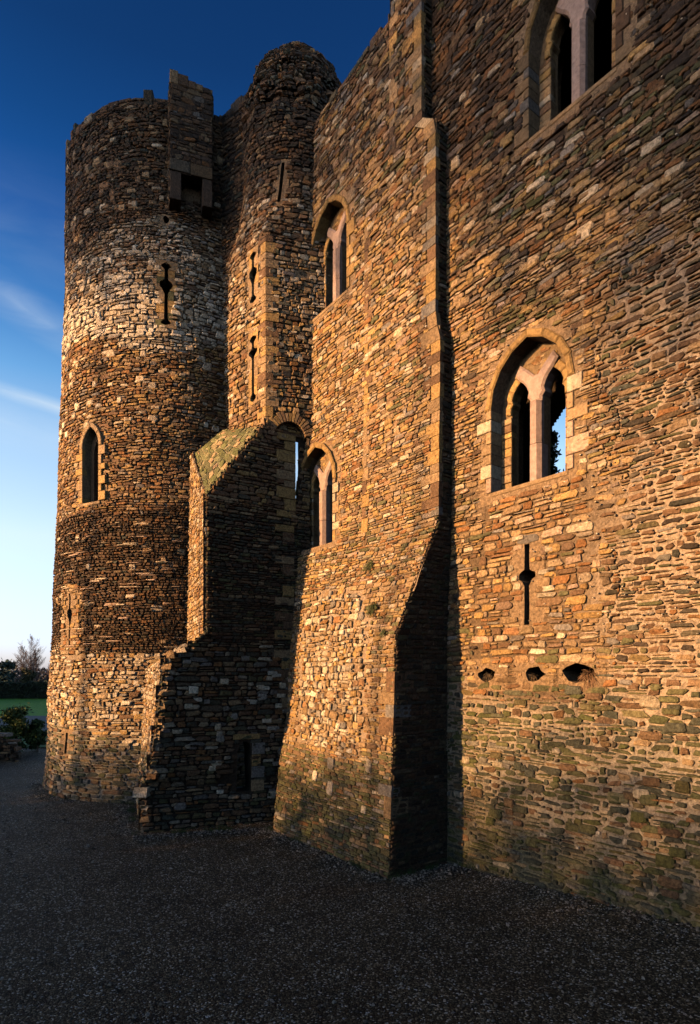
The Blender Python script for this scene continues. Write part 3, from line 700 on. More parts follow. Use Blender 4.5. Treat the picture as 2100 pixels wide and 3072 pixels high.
# ------------------------------------------------------------ raking buttress between tower and bay
mb = MB(); rF = random.Random(51)
def clipl(z):  # left limit of the dark face above the weathering
    return lF(z) if z < 9.37 else max(0, (z-9.37)/(11.6-9.37)*1.64)
dslot = [(-.21, 0), (.21, 0), (.2, 1.2), (.15, 1.42), (.0, 1.5), (-.15, 1.42), (-.2, 1.2)]
def offL(z):
    z = np.array([z]); P = SF(np.array([0.]), z)[0][0]; return math.hypot(P[0]+3.99, P[1]-16.79)
slotu = 1.22; wF = lambda v: FW; s1 = (2.80, 9.7, slit_poly(.085, 1.75, 6)); s2 = (2.74, 3.6, slit_poly(.09, 4.6, 7))
forbF = [shift(dslot, slotu, .95), shift(s1[2], s1[0], s1[1])]
def colF(u, v, r): return np.array(colF0(u, v, r))*(.8 if v < 9 else .9)  # stone colour lowered to deepen the shade on this face
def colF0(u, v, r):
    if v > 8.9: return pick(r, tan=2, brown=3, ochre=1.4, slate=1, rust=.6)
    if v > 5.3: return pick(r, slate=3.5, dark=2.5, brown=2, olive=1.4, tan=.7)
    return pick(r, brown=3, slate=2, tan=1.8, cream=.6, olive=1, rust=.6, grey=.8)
insF = outside([rect(slotu-.3, .85, slotu+.3, 2.5)])
def insFF(u, v): return insF(u, v) and clipl(v)-.05 < u < wF(v) and not (abs(u-s1[0]) < .1 and s1[1] < v < s1[1]+1.75) 
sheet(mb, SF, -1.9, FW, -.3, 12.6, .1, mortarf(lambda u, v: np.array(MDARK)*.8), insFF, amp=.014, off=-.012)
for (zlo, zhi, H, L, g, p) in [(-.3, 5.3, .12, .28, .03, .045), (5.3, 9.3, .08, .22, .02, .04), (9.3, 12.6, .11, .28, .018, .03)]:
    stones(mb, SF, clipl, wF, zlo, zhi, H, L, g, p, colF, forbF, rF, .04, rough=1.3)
feats(mb, SF, [q for q in [(rr.uniform(-.9, 2.6), rr.uniform(.4, 5), rr.uniform(.15, .35), rr.uniform(.1, .2)) for _ in range(44)] if abs(q[0]-slotu) > .5 or q[1] > 2.9], dict(pale=1, cream=2, grey=1), rr, .06)
collar(mb, frame(SF, slotu, .95), rect(-.4, -.2, .4, 1.75), [dslot], -.004, .8, MDARK, (.05, .035, .02))
for z in (.95, 1.35, 1.7, 2.05): prism(mb, frame(SF, slotu, z), rect(.22, 0, .22+rF.choice([.26, .38]), .33), -.05, .05, .012, np.array(PAL[rF.choice(['tan', 'grey', 'ochre'])]))
prism(mb, frame(SF, slotu, 2.5), rect(-.35, 0, .45, .16), -.05, .05, .012, PAL['ochre'])
# dressed stones beside the narrow gap
z = 3.4; k = 0
while z < 11.4:
    h = rF.uniform(.2, .36); wd = .6 if k % 2 else .35
    if z > 9: prism(mb, frame(SF, s1[0], z), rect(-.06-wd, 0, -.05, h-.02), -.2, .045, .012, np.array(PAL[rF.choice(['ochre', 'tan'])])*.9)
    elif rF.random() < .7: prism(mb, frame(SF, s1[0], z), rect(-.12-wd, 0, -.10, h-.02), -.2, .05, .012, np.array(PAL[rF.choice(['brown', 'tan', 'ochre'])])*.8)
    z += h; k += 1
# lit left-hand face
fL = lambda u, v: v < 9.37+(12.03-9.37)*max(0, (wL(v)-u))/4.35 + (.0 if v > 5 else 0)
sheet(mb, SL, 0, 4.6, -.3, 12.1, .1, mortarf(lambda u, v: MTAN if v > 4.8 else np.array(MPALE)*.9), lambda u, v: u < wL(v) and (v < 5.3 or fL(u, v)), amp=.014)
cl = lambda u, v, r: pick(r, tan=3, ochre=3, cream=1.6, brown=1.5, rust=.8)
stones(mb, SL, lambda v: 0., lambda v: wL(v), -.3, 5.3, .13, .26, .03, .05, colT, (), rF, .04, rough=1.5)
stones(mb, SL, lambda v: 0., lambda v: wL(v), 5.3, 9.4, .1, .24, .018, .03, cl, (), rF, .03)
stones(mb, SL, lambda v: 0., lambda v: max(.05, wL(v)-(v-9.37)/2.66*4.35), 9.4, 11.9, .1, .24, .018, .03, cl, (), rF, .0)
# weathered slope
sheet(mb, SSl, 0, 4.2, 0, 2.7, .12, mortarf(lambda u, v: np.array((.32, .25, .13))), amp=.01)
stones(mb, SSl, lambda v: 0., lambda v: 4.2, 0, 2.7, .2, .42, .012, .014, lambda u, v, r: np.array(pick(r, moss=2.5, olive=5, tan=1.2))*1.35, (), rF, .05, rough=.8)
# big corner stone and lumps down the ruined edge
zc = 1.3
for i in range(34):
    z = .1+i*.15; P = SF(np.array([lF(z)]), np.array([z]))[0][0]
    s = rF.uniform(.12, .26) if i != 7 else .42
    V = []
    for dz in (-1, 1):
        for dx, dy in ((-1, -1), (1, -1), (1, 1), (-1, 1)): V.append((P[0]+.1+dx*s/2+rF.uniform(-.05, .05), P[1]+.12+dy*s/2+rF.uniform(-.05, .05), z+dz*s*.32+rF.uniform(-.03, .03)))
    mb.faces(V, [[0, 1, 5, 4], [1, 2, 6, 5], [2, 3, 7, 6], [3, 0, 4, 7], [4, 5, 6, 7], [3, 2, 1, 0]], pick(rF, cream=3, tan=3, brown=1) if i != 7 else PAL['pale'])
part(mb, 'raking_buttress', M_STONE)

# ------------------------------------------------------------ inner face of the hall, with the broken gap that shows the sky
mb = MB()
gap = [(7.9, 20.6), (9.3, 20.6), (9.3, 12.0), (7.3, 12.0)]
def Sin(u, v): return SA(u, v, -7.)
GAP = []
def in_gap(u, v): return inpoly(GAP, u, v) if GAP else False
# direction of the gap: seen through the right light of the lower window
GAP[:] = [(-1.95, 9.6), (-1.95, 12.55), (-1.4, 13.05), (-.5, 13.8), (-.5, 9.6)]
sheet(mb, Sin, -6.3, 17, -.2, 20.4, .08, mortarf(lambda u, v: MDARK), lambda u, v: not in_gap(u, v), amp=.02)
def q3(pts): mb.faces([SA(np.array([u]), np.array([z]), d)[0][0] for u, d, z in pts], [[0, 1, 2, 3]], MDARK)
q3([(-6.3, -.25, 0), (-6.3, -7, 0), (-6.3, -7, 20.4), (-6.3, -.25, 20.4)])
q3([(17, 0, 0), (17, -7, 0), (17, -7, 20.4), (17, 0, 20.4)])
q3([(-6.3, -.6, 20.4), (17, -.6, 20.4), (17, -7, 20.4), (-6.3, -7, 20.4)])  # roof slab added over the open hall to keep skylight out
q3([(11, -.0, -.3), (17, -.0, -.3), (17, 0, 20.4), (11, 0, 20.4)])
q3([(-6.3, -.6, 7.6), (17, -.6, 7.6), (17, -7, 7.6), (-6.3, -7, 7.6)])
part(mb, 'inner_wall', M_STONE)

# ------------------------------------------------------------ twin-light windows
def band(outer_fn, inner_fn, n): pass
def make_window(S, uc, z0, seed, jambs=('pale', 'tan')):
    r = random.Random(seed); fn = flat(S, uc, z0)
    mb = MB()  # surround: hood stones + jamb stones
    ar = arch(AW, AH, 4); ao = arch(AW+.14, AH+.17, 4)
    cuts = [0, 1, 2, 3, 4, 5, 6, 7, 8]
    for a, b in zip(cuts[:-1], cuts[1:]):
        poly = [(x, y+JH) for x, y in ar[a:b+1]]+[(x*r.uniform(.99, 1.03), y+JH) for x, y in reversed(ao[a:b+1])]
        c = np.array(PAL['ochre'])*r.uniform(.62, .85)*(.6 if z0 > 15.1 else 1)  # uppermost window's hood darkened to carry its shade
        prism(mb, fn, poly, -.3, .05, .03, c)
    for s in (-1, 1):
        z = 0; k = r.randint(0, 1)
        while z < JH-.02:
            h = min(r.uniform(.2, .34), JH-z); 
            if JH-z-h < .1: h = JH-z
            wd = .12 if k % 2 else r.uniform(.2, .36)*(1.25 if z0 < 9 and uc > 0 else 1)
            c = np.array(PAL[r.choice(jambs)])*r.uniform(.62, .95)*(1.12 if z0 < 9 and uc > 0 else .6 if z0 > 15.1 else 1)  # jambs of the uppermost window darkened for its shade too
            a0, a1 = AW-.012, AW+wd; poly = rect(a0, z+.008, a1, z+h-.008) if s > 0 else rect(-a1, z+.008, -a0, z+h-.008)
            if s < 0 and uc < -4.9: poly = rect(-min(a1, AW+.12), z+.008, -a0, z+h-.008)
            prism(mb, fn, poly, -.32, .035, .012, c); z += h; k += 1
    mbw = mb
    # inner frame plate with two lights
    mb = MB()
    lc, lw = .40, .255
    half = [(lw, 1.66), (lw-.005, 1.80), (lw-.06, 1.87), (lw-.03, 1.97), (lw-.08, 2.1), (.09, 2.2), (0, 2.28)]
    light = [(-lw, .04), (lw, .04)]+half+[(-x, y) for x, y in reversed(half[:-1])]
    plate = opening(AW-.004, JH, AH-.004)
    fn2 = lambda a, b, c: fn(a, b, c)
    collar(mb, fn2, plate, [shift(light, -lc, 0), shift(light, lc, 0)], -.36, .22, np.array(PAL['tan'])*.6, np.array(PAL['tan'])*.6)
    mbt = mb
    mb = mbw   # stacked jamb stones of the inner order
    for s in (-1, 1):
        z = .02
        while z < 1.62:
            h = min(r.uniform(.1, .24), 1.66-z); c = pick(r, tan=3, brown=2, ochre=2, cream=1)
            e0, e1 = lc+lw+.0, AW-.01
            prism(mb, fn, rect(e0, z, e1, z+h-.012) if s > 0 else rect(-e1, z, -e0, z+h-.012), -.5, -.33+r.uniform(0, .02), .012, c); z += h
    # rubble infill in the tympanum
    for _ in range(90):
        x, y = r.uniform(-.75, .75), r.uniform(JH+.1, JH+AH-.05)
        if not inpoly(opening(AW-.12, JH, AH-.12), x, y) or inpoly(shift(light, -lc, 0), x, y) or inpoly(shift(light, lc, 0), x, y): continue
        if any(inpoly(shift([(px*1.35, 1.2+(py-1.2)*1.1) for px, py in light], q, 0), x, y) for q in (-lc, lc)): continue
        a, b = r.uniform(.06, .13), r.uniform(.025, .05)
        prism(mb, fn, [(x-a, y-b*.6), (x+a*.8, y-b), (x+a, y+b*.7), (x-a*.7, y+b)], -.4, -.345, .008, pick(r, ochre=2, rust=1.5, tan=2, brown=1))
    w_ = part(mb, 'twin_light_window', M_ASH); mbt.build('tracery_head', M_ASH, w_)
    # ochre ribs round the outer sides of the light heads
    for s in (-1, 1):
        mb = MB()
        inner = [(x+lc, y) for x, y in half]; outer = [(lc+x*1.0+.13, y+.04+.06*i/6) for i, (x, y) in enumerate(half)]
        for i in range(0, 6, 2):
            p = inner[i:i+3]+list(reversed(outer[i:i+3])); p = [(min(x, AW-.01), y) for x, y in p]; p = [(s*x, y) for x, y in p]
            prism(mb, fn, p, -.5, -.29, .02, np.array(PAL['ochre'])*r.uniform(.8, 1.))
        mb.build('light_head', M_ASH, w_)
    # mullion with its forked head
    mb = MB(); hw = .145; k = .075
    octo = [(-hw, -.1), (-k, -.17-.02), (k, -.17-.02), (hw, -.1), (hw, .1), (k, .19), (-k, .19), (-hw, .1)]
    pc = np.array((.33, .225, .18))
    fm = lambda a, b, c: fn(a, c, b-.38)
    for z0_, z1_ in ((.0, .82), (.83, 1.70)): prism(mb, fm, [(x*r.uniform(.96, 1.03), y*r.uniform(.96, 1.03)) for x, y in octo], z0_, z1_, 0, pc*r.uniform(.85, 1.08))
    right = [(hw, 1.70), (hw+.005, 1.80), (hw+.07, 1.87), (hw+.04, 1.97), (hw+.09, 2.1), (.31, 2.2), (.40, 2.28), (.52, 2.44), (.40, 2.62), (.22, 2.46), (.04, 2.28)]
    y = right+[(-x, q) for x, q in reversed(right)]
    prism(mb, fn, y, -.52, -.25, .045, pc)
    mb.build('mullion', M_FINE, w_)
    mb = MB(); prism(mb, fn, rect(-AW, -.09, AW, .0), -1.0, .015, .012, np.array(PAL['tan'])*.8)
    mb.build('window_sill', M_ASH, w_)
    return w_
SRF = {'A': SA, 'B': SB}
for i, (k, u, z) in enumerate(WIN):
    o = make_window(SRF[k], u, z, 100+i, [('cream', 'pink', 'tan'), ('brown', 'tan', 'grey'), ('ochre', 'tan', 'ochre'), ('tan', 'ochre', 'cream')][i])
    o['label'] = ['large twin-light window low on the right-hand wall, sky showing through its right light', 'uppermost twin-light window, high on the right-hand wall in deep shade', 'narrow-looking twin-light window high up beside the stair turret', 'twin-light window low in the bay, beside the dark recess'][i]
# lancet of the tower
mb = MB(); fn = flat(ST, TWu, 10.5); r = random.Random(8)
ar = arch(.42, .72, 6); ao = arch(.58, .9, 6)
for a, b in ((0, 3), (3, 6), (6, 9), (9, 12)):
    prism(mb, fn, [(x, y+1.95) for x, y in ar[a:b+1]]+[(x, y+1.95) for x, y in reversed(ao[a:b+1])], -.3, .05, .02, np.array(PAL['tan'])*r.uniform(.8, 1.1))
for s in (-1, 1):
    z = 0; k = 0
    while z < 1.93:
        h = min(r.uniform(.2, .34), 1.95-z); wd = .15 if k % 2 else .34
        prism(mb, fn, rect(.415, z+.006, .42+wd, z+h-.006) if s > 0 else rect(-.42-wd, z+.006, -.415, z+h-.006), -.3, .045, .012, np.array(PAL[r.choice(['ochre', 'tan'])])*r.uniform(.8, 1.05)); z += h; k += 1
lw_ = part(mb, 'lancet_window', M_ASH)
mb = MB(); inner = opening(.24, 1.85, .5); collar(mb, fn, opening(.415, 1.95, .71), [inner], -.32, .3, np.array(PAL['brown']), np.array(PAL['brown'])*.6); mb.build('inner_frame', M_ASH, lw_)
mb = MB(); prism(mb, fn, rect(-.46, -.1, .46, .0), -.7, .02, .012, np.array(PAL['tan'])); mb.build('window_sill', M_ASH, lw_)
# dressed stones round the cross loops
def loop_stones(S, u, z, poly, h, name, col, seed, wd=.36):
    mb = MB(); r = random.Random(seed); fn = frame(S, u, z)
    zz = -.12
    while zz < h+.08:
        hh = min(r.uniform(.2, .36), h+.14-zz)
        if hh < .08: break
        w0 = wd*r.uniform(.7, 1.15)
        # inner edge follows the loop outline
        ys = np.linspace(zz+.006, zz+hh-.006, 7)
        def edge(y):
            xs = [poly[i][0]+(y-poly[i][1])*(poly[i+1][0]-poly[i][0])/(poly[i+1][1]-poly[i][1]+1e-9) for i in range(len(poly)//2-1) if poly[i][1] <= y <= poly[i+1][1]]
            return max(xs) if xs else 0.
        for s in (-1, 1):
            e = [edge(y) for y in ys]; w1 = max(w0, max(e)+.09)*r.uniform(.9, 1.1)
            p = [(x+.004, y) for x, y in zip(e, ys)]+[(w1, ys[-1]), (w1, ys[0])]
            prism(mb, fn, [(s*x, y) for x, y in p], -.08, .042, 0, np.array(PAL[r.choice(col)])*r.uniform(.65, .95))
        zz += hh
    return part(mb, name, M_ASH)
loop_stones(ST, TL, 16.62, tower_open[0][2], 2.2, 'arrow_loop', ['ochre', 'tan', 'olive'], 5, .34)
loop_stones(SQ, q_open[0][0], q_open[0][1], q_open[0][2], 1.5, 'arrow_loop', ['ochre', 'tan'], 6, .3)
loop_stones(SQ, q_open[1][0], q_open[1][1], q_open[1][2], 1.95, 'arrow_loop', ['ochre', 'ochre', 'tan'], 7, .3)

# ------------------------------------------------------------ ground
gm = bpy.data.materials.new('gravel'); gm.use_nodes = True
def gravel():
    nt = gm.node_tree; n = nt.nodes; l = nt.links; b = n['Principled BSDF']; b.inputs['Roughness'].default_value = .75
    b.inputs['Specular IOR Level'].default_value = .12
    tc = n.new('ShaderNodeTexCoord')
    v = n.new('ShaderNodeTexVoronoi'); v.inputs['Scale'].default_value = 40; l.new(tc.outputs['Object'], v.inputs[0])
    s = n.new('ShaderNodeSeparateColor'); l.new(v.outputs['Color'], s.inputs[0])
    r = n.new('ShaderNodeValToRGB'); l.new(s.outputs[0], r.inputs[0]); e = r.color_ramp.elements
    e[0].color = (.02, .015, .009, 1); e[1].color = (.55, .5, .45, 1); e[1].position = 1
    for p, c in ((.5, (.055, .039, .021)), (.78, (.12, .088, .05)), (.92, (.30, .225, .14))): q = e.new(p); q.color = (*c, 1)
    nz = n.new('ShaderNodeTexNoise'); nz.inputs['Scale'].default_value = .7; nz.inputs['Detail'].default_value = 5; l.new(tc.outputs['Object'], nz.inputs[0])
    mr = n.new('ShaderNodeMapRange'); mr.inputs['To Min'].default_value = .35; mr.inputs['To Max'].default_value = 1.5; l.new(nz.outputs[0], mr.inputs[0])
    m = n.new('ShaderNodeVectorMath'); m.operation = 'SCALE'; l.new(r.outputs[0], m.inputs[0]); l.new(mr.outputs[0], m.inputs['Scale']); l.new(m.outputs[0], b.inputs['Base Color'])
    bp = n.new('ShaderNodeBump'); bp.inputs['Strength'].default_value = 1; bp.inputs['Distance'].default_value = .03; bp.invert = True
    l.new(v.outputs['Distance'], bp.inputs['Height']); l.new(bp.outputs[0], b.inputs['Normal'])
gravel()
def ground_z(x, y):
    u = (x-PA[0])*UU[0]+(y-PA[1])*UU[1]; d = (x-PA[0])*NN[0]+(y-PA[1])*NN[1]
    return .34*np.clip(u/5.5, 0, 2)*np.exp(-np.clip(d, 0, 50)/1.6)
mb = MB()
xs = np.concatenate([[-900, -400, -150, -60, -40], np.linspace(-30, 16, 170), [25, 60, 150, 400, 900]]); ys = np.concatenate([[-900, -300, -100, -30, -5], np.linspace(2, 40, 140), [45, 48, 60, 150, 400, 1500]])
X, Y = np.meshgrid(xs, ys); Z = ground_z(X, Y)+.02*N3(X*.5, Y*.5)*(np.abs(X) < 28)
idx = np.arange(X.size).reshape(X.shape); q = np.stack([idx[:-1, :-1], idx[:-1, 1:], idx[1:, 1:], idx[1:, :-1]], -1).reshape(-1, 4)
mb.add(np.column_stack([X.ravel(), Y.ravel(), Z.ravel()]), q.ravel(), [4]*len(q), (.05, .045, .04))
g = mb.build('ground', gm); tag(g, kind='structure')
def strip(name, pts, z, mat, col, sub=40):
    mb = MB(); F = [list(range(len(pts)))]; mb.faces([(x, y, z) for x, y in pts], F, col); o = mb.build(name, mat); tag(o, kind='structure'); return o
M_GRASS = nodemat('grass', nscale=1.2, namp=.3, bscale=6, bstr=1, bdist=.1)
M_ROAD = nodemat('asphalt', nscale=3, namp=.15, bscale=60, bstr=.3)
strip('near_grass', [(-70, 36), (-6, 36), (-6, 47), (-70, 47)], .05, M_GRASS, (.045, .11, .02))
strip('road', [(-140, 44.5), (60, 44.5), (60, 63), (-140, 63)], .06, M_ROAD, (.06, .06, .066))
strip('lawn', [(-300, 63), (300, 63), (300, 1200), (-300, 1200)], .064, M_GRASS, (.085, .20, .010))

# ------------------------------------------------------------ vegetation
def leaves(mb, pts, size, cols, rng, flatn=False):
    n = len(pts); P = np.array(pts); r = np.random.RandomState(rng)
    a = r.normal(size=(n, 3)); a /= np.linalg.norm(a, axis=1)[:, None]; b = np.cross(a, r.normal(size=(n, 3))); b /= np.linalg.norm(b, axis=1)[:, None]
    s = size*r.uniform(.6, 1.4, (n, 1)); a *= s; b *= s*.5
    V = np.stack([P-a, P-b*.8, P+a, P+b], 1).reshape(-1, 3)
    C = np.array(cols)[r.randint(0, len(cols), n)]*r.uniform(.6, 1.4, (n, 1))
    mb.add(V, np.arange(4*n), [4]*n, np.repeat(C, 4, 0))
def tube(mb, p, q, r0, r1, k, col):
    p = np.array(p); q = np.array(q); d = q-p; d = d/(np.linalg.norm(d)+1e-9); a = np.cross(d, (0, 0, 1) if abs(d[2]) < .9 else (1, 0, 0)); a /= np.linalg.norm(a); b = np.cross(d, a)
    t = np.linspace(0, 2*math.pi, k, endpoint=False)
    R = np.outer(np.cos(t), a)+np.outer(np.sin(t), b)
    mb.faces(np.concatenate([p+R*r0, q+R*r1]), [[i, (i+1) % k, k+(i+1) % k, k+i] for i in range(k)], col)
def bare_tree(x, y, h, spread, seed, label, lean=.12, ml=3, ns=3):
    r = random.Random(seed); t = tag(empty('bare_tree', (x, y, 0)), label, 'tree', 'bare winter trees beyond the lawn')
    tr = MB(); br = MB(); cb = (.07, .052, .046); ct = (.14, .095, .08)
    def shoot(p, d, ln, rad, lev, mb_, col):
        n = 9 if lev == 0 else 5; seg = ln/n; p = np.array(p, float); d = np.array(d, float)
        for i in range(n):
            d = d/np.linalg.norm(d)+np.array([r.gauss(0, .06)+lean*.04, r.gauss(0, .06), .05]); d /= np.linalg.norm(d); q = p+d*seg
            f = i/n; tube(mb_, p, q, rad*(1-.85*f), rad*(1-.85*(f+1/n)), 5 if lev == 0 else 3, col)
            if lev < ml and (i > 0 or lev > 0):
                for _ in range(3 if lev < 2 else 2):
                    a = r.uniform(0, 6.28); sp = spread*r.uniform(.7, 1.3); nd = d+np.array([math.cos(a)*sp*1.3, math.sin(a)*sp*1.3, .15])
                    prof = (1-f)**.8 if lev == 0 else (1-.5*f)
                    shoot(q, nd, ln*(.5 if lev == 0 else .46)*max(.16, prof)*r.uniform(.7, 1.15), max(.012, rad*(1-.85*f)*.5), lev+1, br, cb if lev < 1 else ct)
            p = q
    for i in range(ns): shoot((r.uniform(-.4, .4), r.uniform(-.4, .4), 0), ((i-1)*.16, r.gauss(0, .08), 1), h*(1 if i == 1 else r.uniform(.72, .9)), h*.013, 0, tr, cb)
    tr.build('trunk', M_TWIG, t); br.build('crown', M_TWIG, t)
def at(px_, Y): return (px_-350)/606*Y
bare_tree(at(27, 118), 118, 11.0, .62, 3, 'tallest bare tree on the horizon left of the round tower')
bare_tree(at(38, 126), 126, 8.8, .5, 5, 'smaller bare tree right of the tallest one', .3, 3, 1)
bare_tree(at(47, 124), 124, 8.4, .5, 8, 'rightmost bare tree, half hidden by the tower foot', .12, 3, 1)
bare_tree(at(22, 122), 122, 6.2, .6, 12, 'low bare tree at the left foot of the tallest one', .12, 3, 1)
def bushy(name, x, y, rx, ry, h, n, size, cols, seed, label, cat, z0=0., power=2., group=None, trunk=True):
    t = tag(empty(name, (x, y, 0)), label, cat, group); r = np.random.RandomState(seed); mb = MB()
    cl = [(r.uniform(-.7, .7)*rx, r.uniform(-.7, .7)*ry, z0+r.uniform(.1, .95)*(h-z0)) for _ in range(26)]
    pts = []
    while len(pts) < n:
        c = cl[r.randint(len(cl))]; k = 1-((c[2]-z0)/(h-z0))**power*.75
        p = np.array([c[0]*k, c[1]*k, c[2]])+r.normal(size=3)*np.array([rx*.16, ry*.16, h*.05]); 
        if p[2] > .02: pts.append(p)
    leaves(mb, pts, size, cols, seed); mb.build('crown', M_LEAF, t)
    mt = MB(); tube(mt, (0, 0, -.1), (0, 0, h*.75), h*.03, h*.012, 6, (.09, .06, .04)); mt.build('trunk', M_TWIG, t)
    return t
G1 = [(.035, .06, .02), (.05, .075, .02), (.025, .04, .018)]
bushy('evergreen_tree', at(4, 150), 150, 5, 4, 7.6, 2600, .45, [(.03, .05, .04), (.02, .035, .03)], 4, 'dark rounded evergreen on the far left horizon behind the hedge', 'tree')
bushy('ivy_bush', at(29, 114), 114, 1.9, 1.6, 5.6, 1800, .28, [(.05, .05, .02), (.035, .035, .018)], 6, 'dark ivy-clad bush at the foot of the tallest bare tree', 'bush')
bushy('garden_shrub', at(16, 34), 34, 1.2, 1., 2.5, 5200, .085, [(.06, .085, .018), (.035, .06, .018), (.09, .10, .02)], 9, 'pointed green shrub behind the low rubble wall', 'shrub', power=1.2)
bushy('garden_shrub', at(37.5, 34.5), 34.5, .7, .7, 1.75, 3600, .085, [(.06, .085, .018), (.035, .06, .018)], 10, 'rounder shrub close against the foot of the round tower', 'shrub')
bushy('garden_shrub', at(4, 36), 36, 1.2, .9, 1.35, 3000, .085, [(.05, .07, .018), (.03, .05, .018)], 14, 'low shrub at the left edge of the picture behind the rubble wall', 'shrub')
# clipped hedge: dense slab of leaves with an uneven top
mb = MB(); r = np.random.RandomState(3); hx0, hx1, hy = -80., -15., 107.
n = 26000; px_ = r.uniform(hx0, hx1, n); top = 2.75+.3*N1(px_*.35, 0)+.15*N2(px_*1.5, 1); k = r.rand(n)
pz = np.where(k < .3, top+r.normal(size=n)*.1, r.rand(n)*top); py = np.where(k < .3, hy+r.uniform(-.9, .9, n), hy-.9+np.abs(r.normal(size=n))*.15)
leaves(mb, np.column_stack([px_, py, pz]), .2, [(.02, .03, .015), (.03, .04, .018), (.015, .02, .012)], 5)
xs = np.arange(hx0, hx1, .5); tz = 2.6+.3*N1(xs*.35, 0)
V = [(x, y, z) for x, t in zip(xs, tz) for y, z in ((hy-.75, 0), (hy-.75, t), (hy+.75, t), (hy+.75, 0))]; m = len(xs)
mb.faces(V, [[4*i+j, 4*i+4+j, 4*i+5+j, 4*i+1+j] for i in range(m-1) for j in range(3)], (.015, .02, .012))
tag(mb.build('hedge', M_LEAF), 'long dark clipped hedge along the far edge of the lawn', 'hedge')
# far wood along the horizon
mb = MB(); n = 16000; px_ = r.uniform(-330, 260, n); top = 6.6+1.1*N1(px_*.05, 0)+.7*N2(px_*.2, 1); pz = r.rand(n)*top
leaves(mb, np.column_stack([px_, 260+r.uniform(-8, 8, n), pz]), 1.1, [(.07, .06, .06), (.05, .05, .05), (.09, .065, .06)], 8)
tag(mb.build('far_wood', M_LEAF), kind='stuff')
# wooded bank to the west, whose shadow lies over the gravel and the wall foot
mb = MB(); crest = [(75, 30, 17), (62, -10, 18), (35, -42, 18), (0, -55, 20), (-30, -62, 22), (-45, -60, 21), (-45, -40, 19), (-45, -14, 15.6), (-45, -4, 12.4), (-45, 8, 9.9), (-46, 28, 9.5), (-62, 48, 10), (-84, 70, 12), (-86, 124, 12)]  # south and east stretch added out of view to cut low skylight
C_ = np.array(crest, float); tt = np.arange(len(crest)); ts = np.linspace(0, len(crest)-1, 200)
cx, cy, cz = (np.interp(ts, tt, C_[:, i]) for i in range(3))
V = []
for x, y, z in zip(cx, cy, cz): 
    L = math.hypot(x, y-20); ox, oy = (x/L, (y-20)/L) if y < 30 else (-1, 0)
    V += [(x-14*ox, y-14*oy, -.2), (x-6*ox, y-6*oy, z*.30), (x, y, z*.38), (x+30*ox, y+30*oy, z*.3), (x+60*ox, y+60*oy, -1)]
mb.faces(V, [[5*i+j, 5*i+5+j, 5*i+6+j, 5*i+1+j] for i in range(199) for j in range(4)], (.03, .06, .02))
tag(mb.build('hillside', M_GRASS), kind='structure')
mb = MB(); n = 60000; q = r.rand(n); tq = q*(len(crest)-1); bx, by, bz = (np.interp(tq, tt, C_[:, i]) for i in range(3))
zz_ = bz*.3+(bz*.7-1)*r.rand(n)+.6*N1(tq*12, 0)-1.2
keep = ~((bx < -40) & (bx > -50) & (by > -16) & (by < 18))
leaves(mb, np.column_stack([bx+r.normal(size=n)*1.6, by+r.normal(size=n)*.5, zz_])[keep], .62, G1, 12)
# undergrowth below, a clear band, and unseen crowns added to dim the wall tops
OY = [-16, -10.3, -6.7, -2.8, 8, 13, 20]; OZ = [12.2, 11.6, 11.1, 10.3, 8.0, 7.7, 7.2]
def tau(y, zw):
    lo = np.interp(y, [-16, -8, -4, 0, 14], [3.3, 3.3, 2.9, 2.5, 2.3])+.35*N1(y*.5, 0)+.2*N2(y*1.7, 0)
    t = .85*np.clip(lo-zw, 0, 4.5)**1.2
    h0 = np.interp(y, [-16, -11, -9, -6, -4, 0, 4, 13], [7.0, 7.8, 9.8, 11.5, 13.8, 15.0, 17.6, 18.4])+.5*N1(y*.6, 3)
    sl = np.interp(y, [-16, -9, -6, -4, 0, 4, 13], [.72, .72, .62, .34, .5, .9, .9])
    t = t+sl*np.clip(zw-h0, 0, 9)
    return t*(1+.25*N2(y*1.1, zw*.9))+3*np.clip(-.4-zw, 0, 1)
m_ = 700000; yy = r.uniform(-17, 19, m_); zw = r.uniform(-3, 26, m_)
sz = .22; dens = m_/(36*29.); area = .5*sz*sz*1.12*.95
k = r.rand(m_) < tau(yy, zw)/(dens*area)
leaves(mb, np.column_stack([-45+r.normal(size=k.sum())*1.5, yy[k], zw[k]+np.interp(yy[k], OY, OZ)]), sz, G1, 21)
for y in (-15.5, -11.2, -4.6, 1.5, 6.8, 12.5, 17.4): tube(mb, (-45.5, y, 2), (-45.2, y+.4, 30), .16, .05, 7, (.06, .045, .035))
V = []; ts2 = np.linspace(0, len(crest)-1, 600)
for t in ts2: 
    x, y, z = (float(np.interp(t, tt, C_[:, i])) for i in range(3)); z += .3*float(N1(t*12, 0))-(2.2 if x > -44.5 or y > 20 or y < -18 else 4.2); V += [(x, y, z*.2), (x, y, z), (x-1.5, y, z*.2)]
mb.faces(V, [[3*i+j, 3*i+3+j, 3*i+4+j, 3*i+1+j] for i in range(599) for j in range(2)], (.02, .03, .015))
tag(mb.build('shade_wood', M_LEAF), kind='stuff')
# ivy on the broken gap
mb = MB(); r2 = np.random.RandomState(17); pts = []
for _ in range(1500):
    z = r2.uniform(9.6, 12.3); pts.append(SA(np.array([-1.93+r2.normal()*.08+.05*math.sin(z*11)]), np.array([z]), -6.9+r2.normal()*.1)[0][0])
leaves(mb, pts, .07, G1, 3); tag(mb.build('ivy', M_LEAF), 'dark ivy trailing down the gap seen through the lower right window', 'plant')
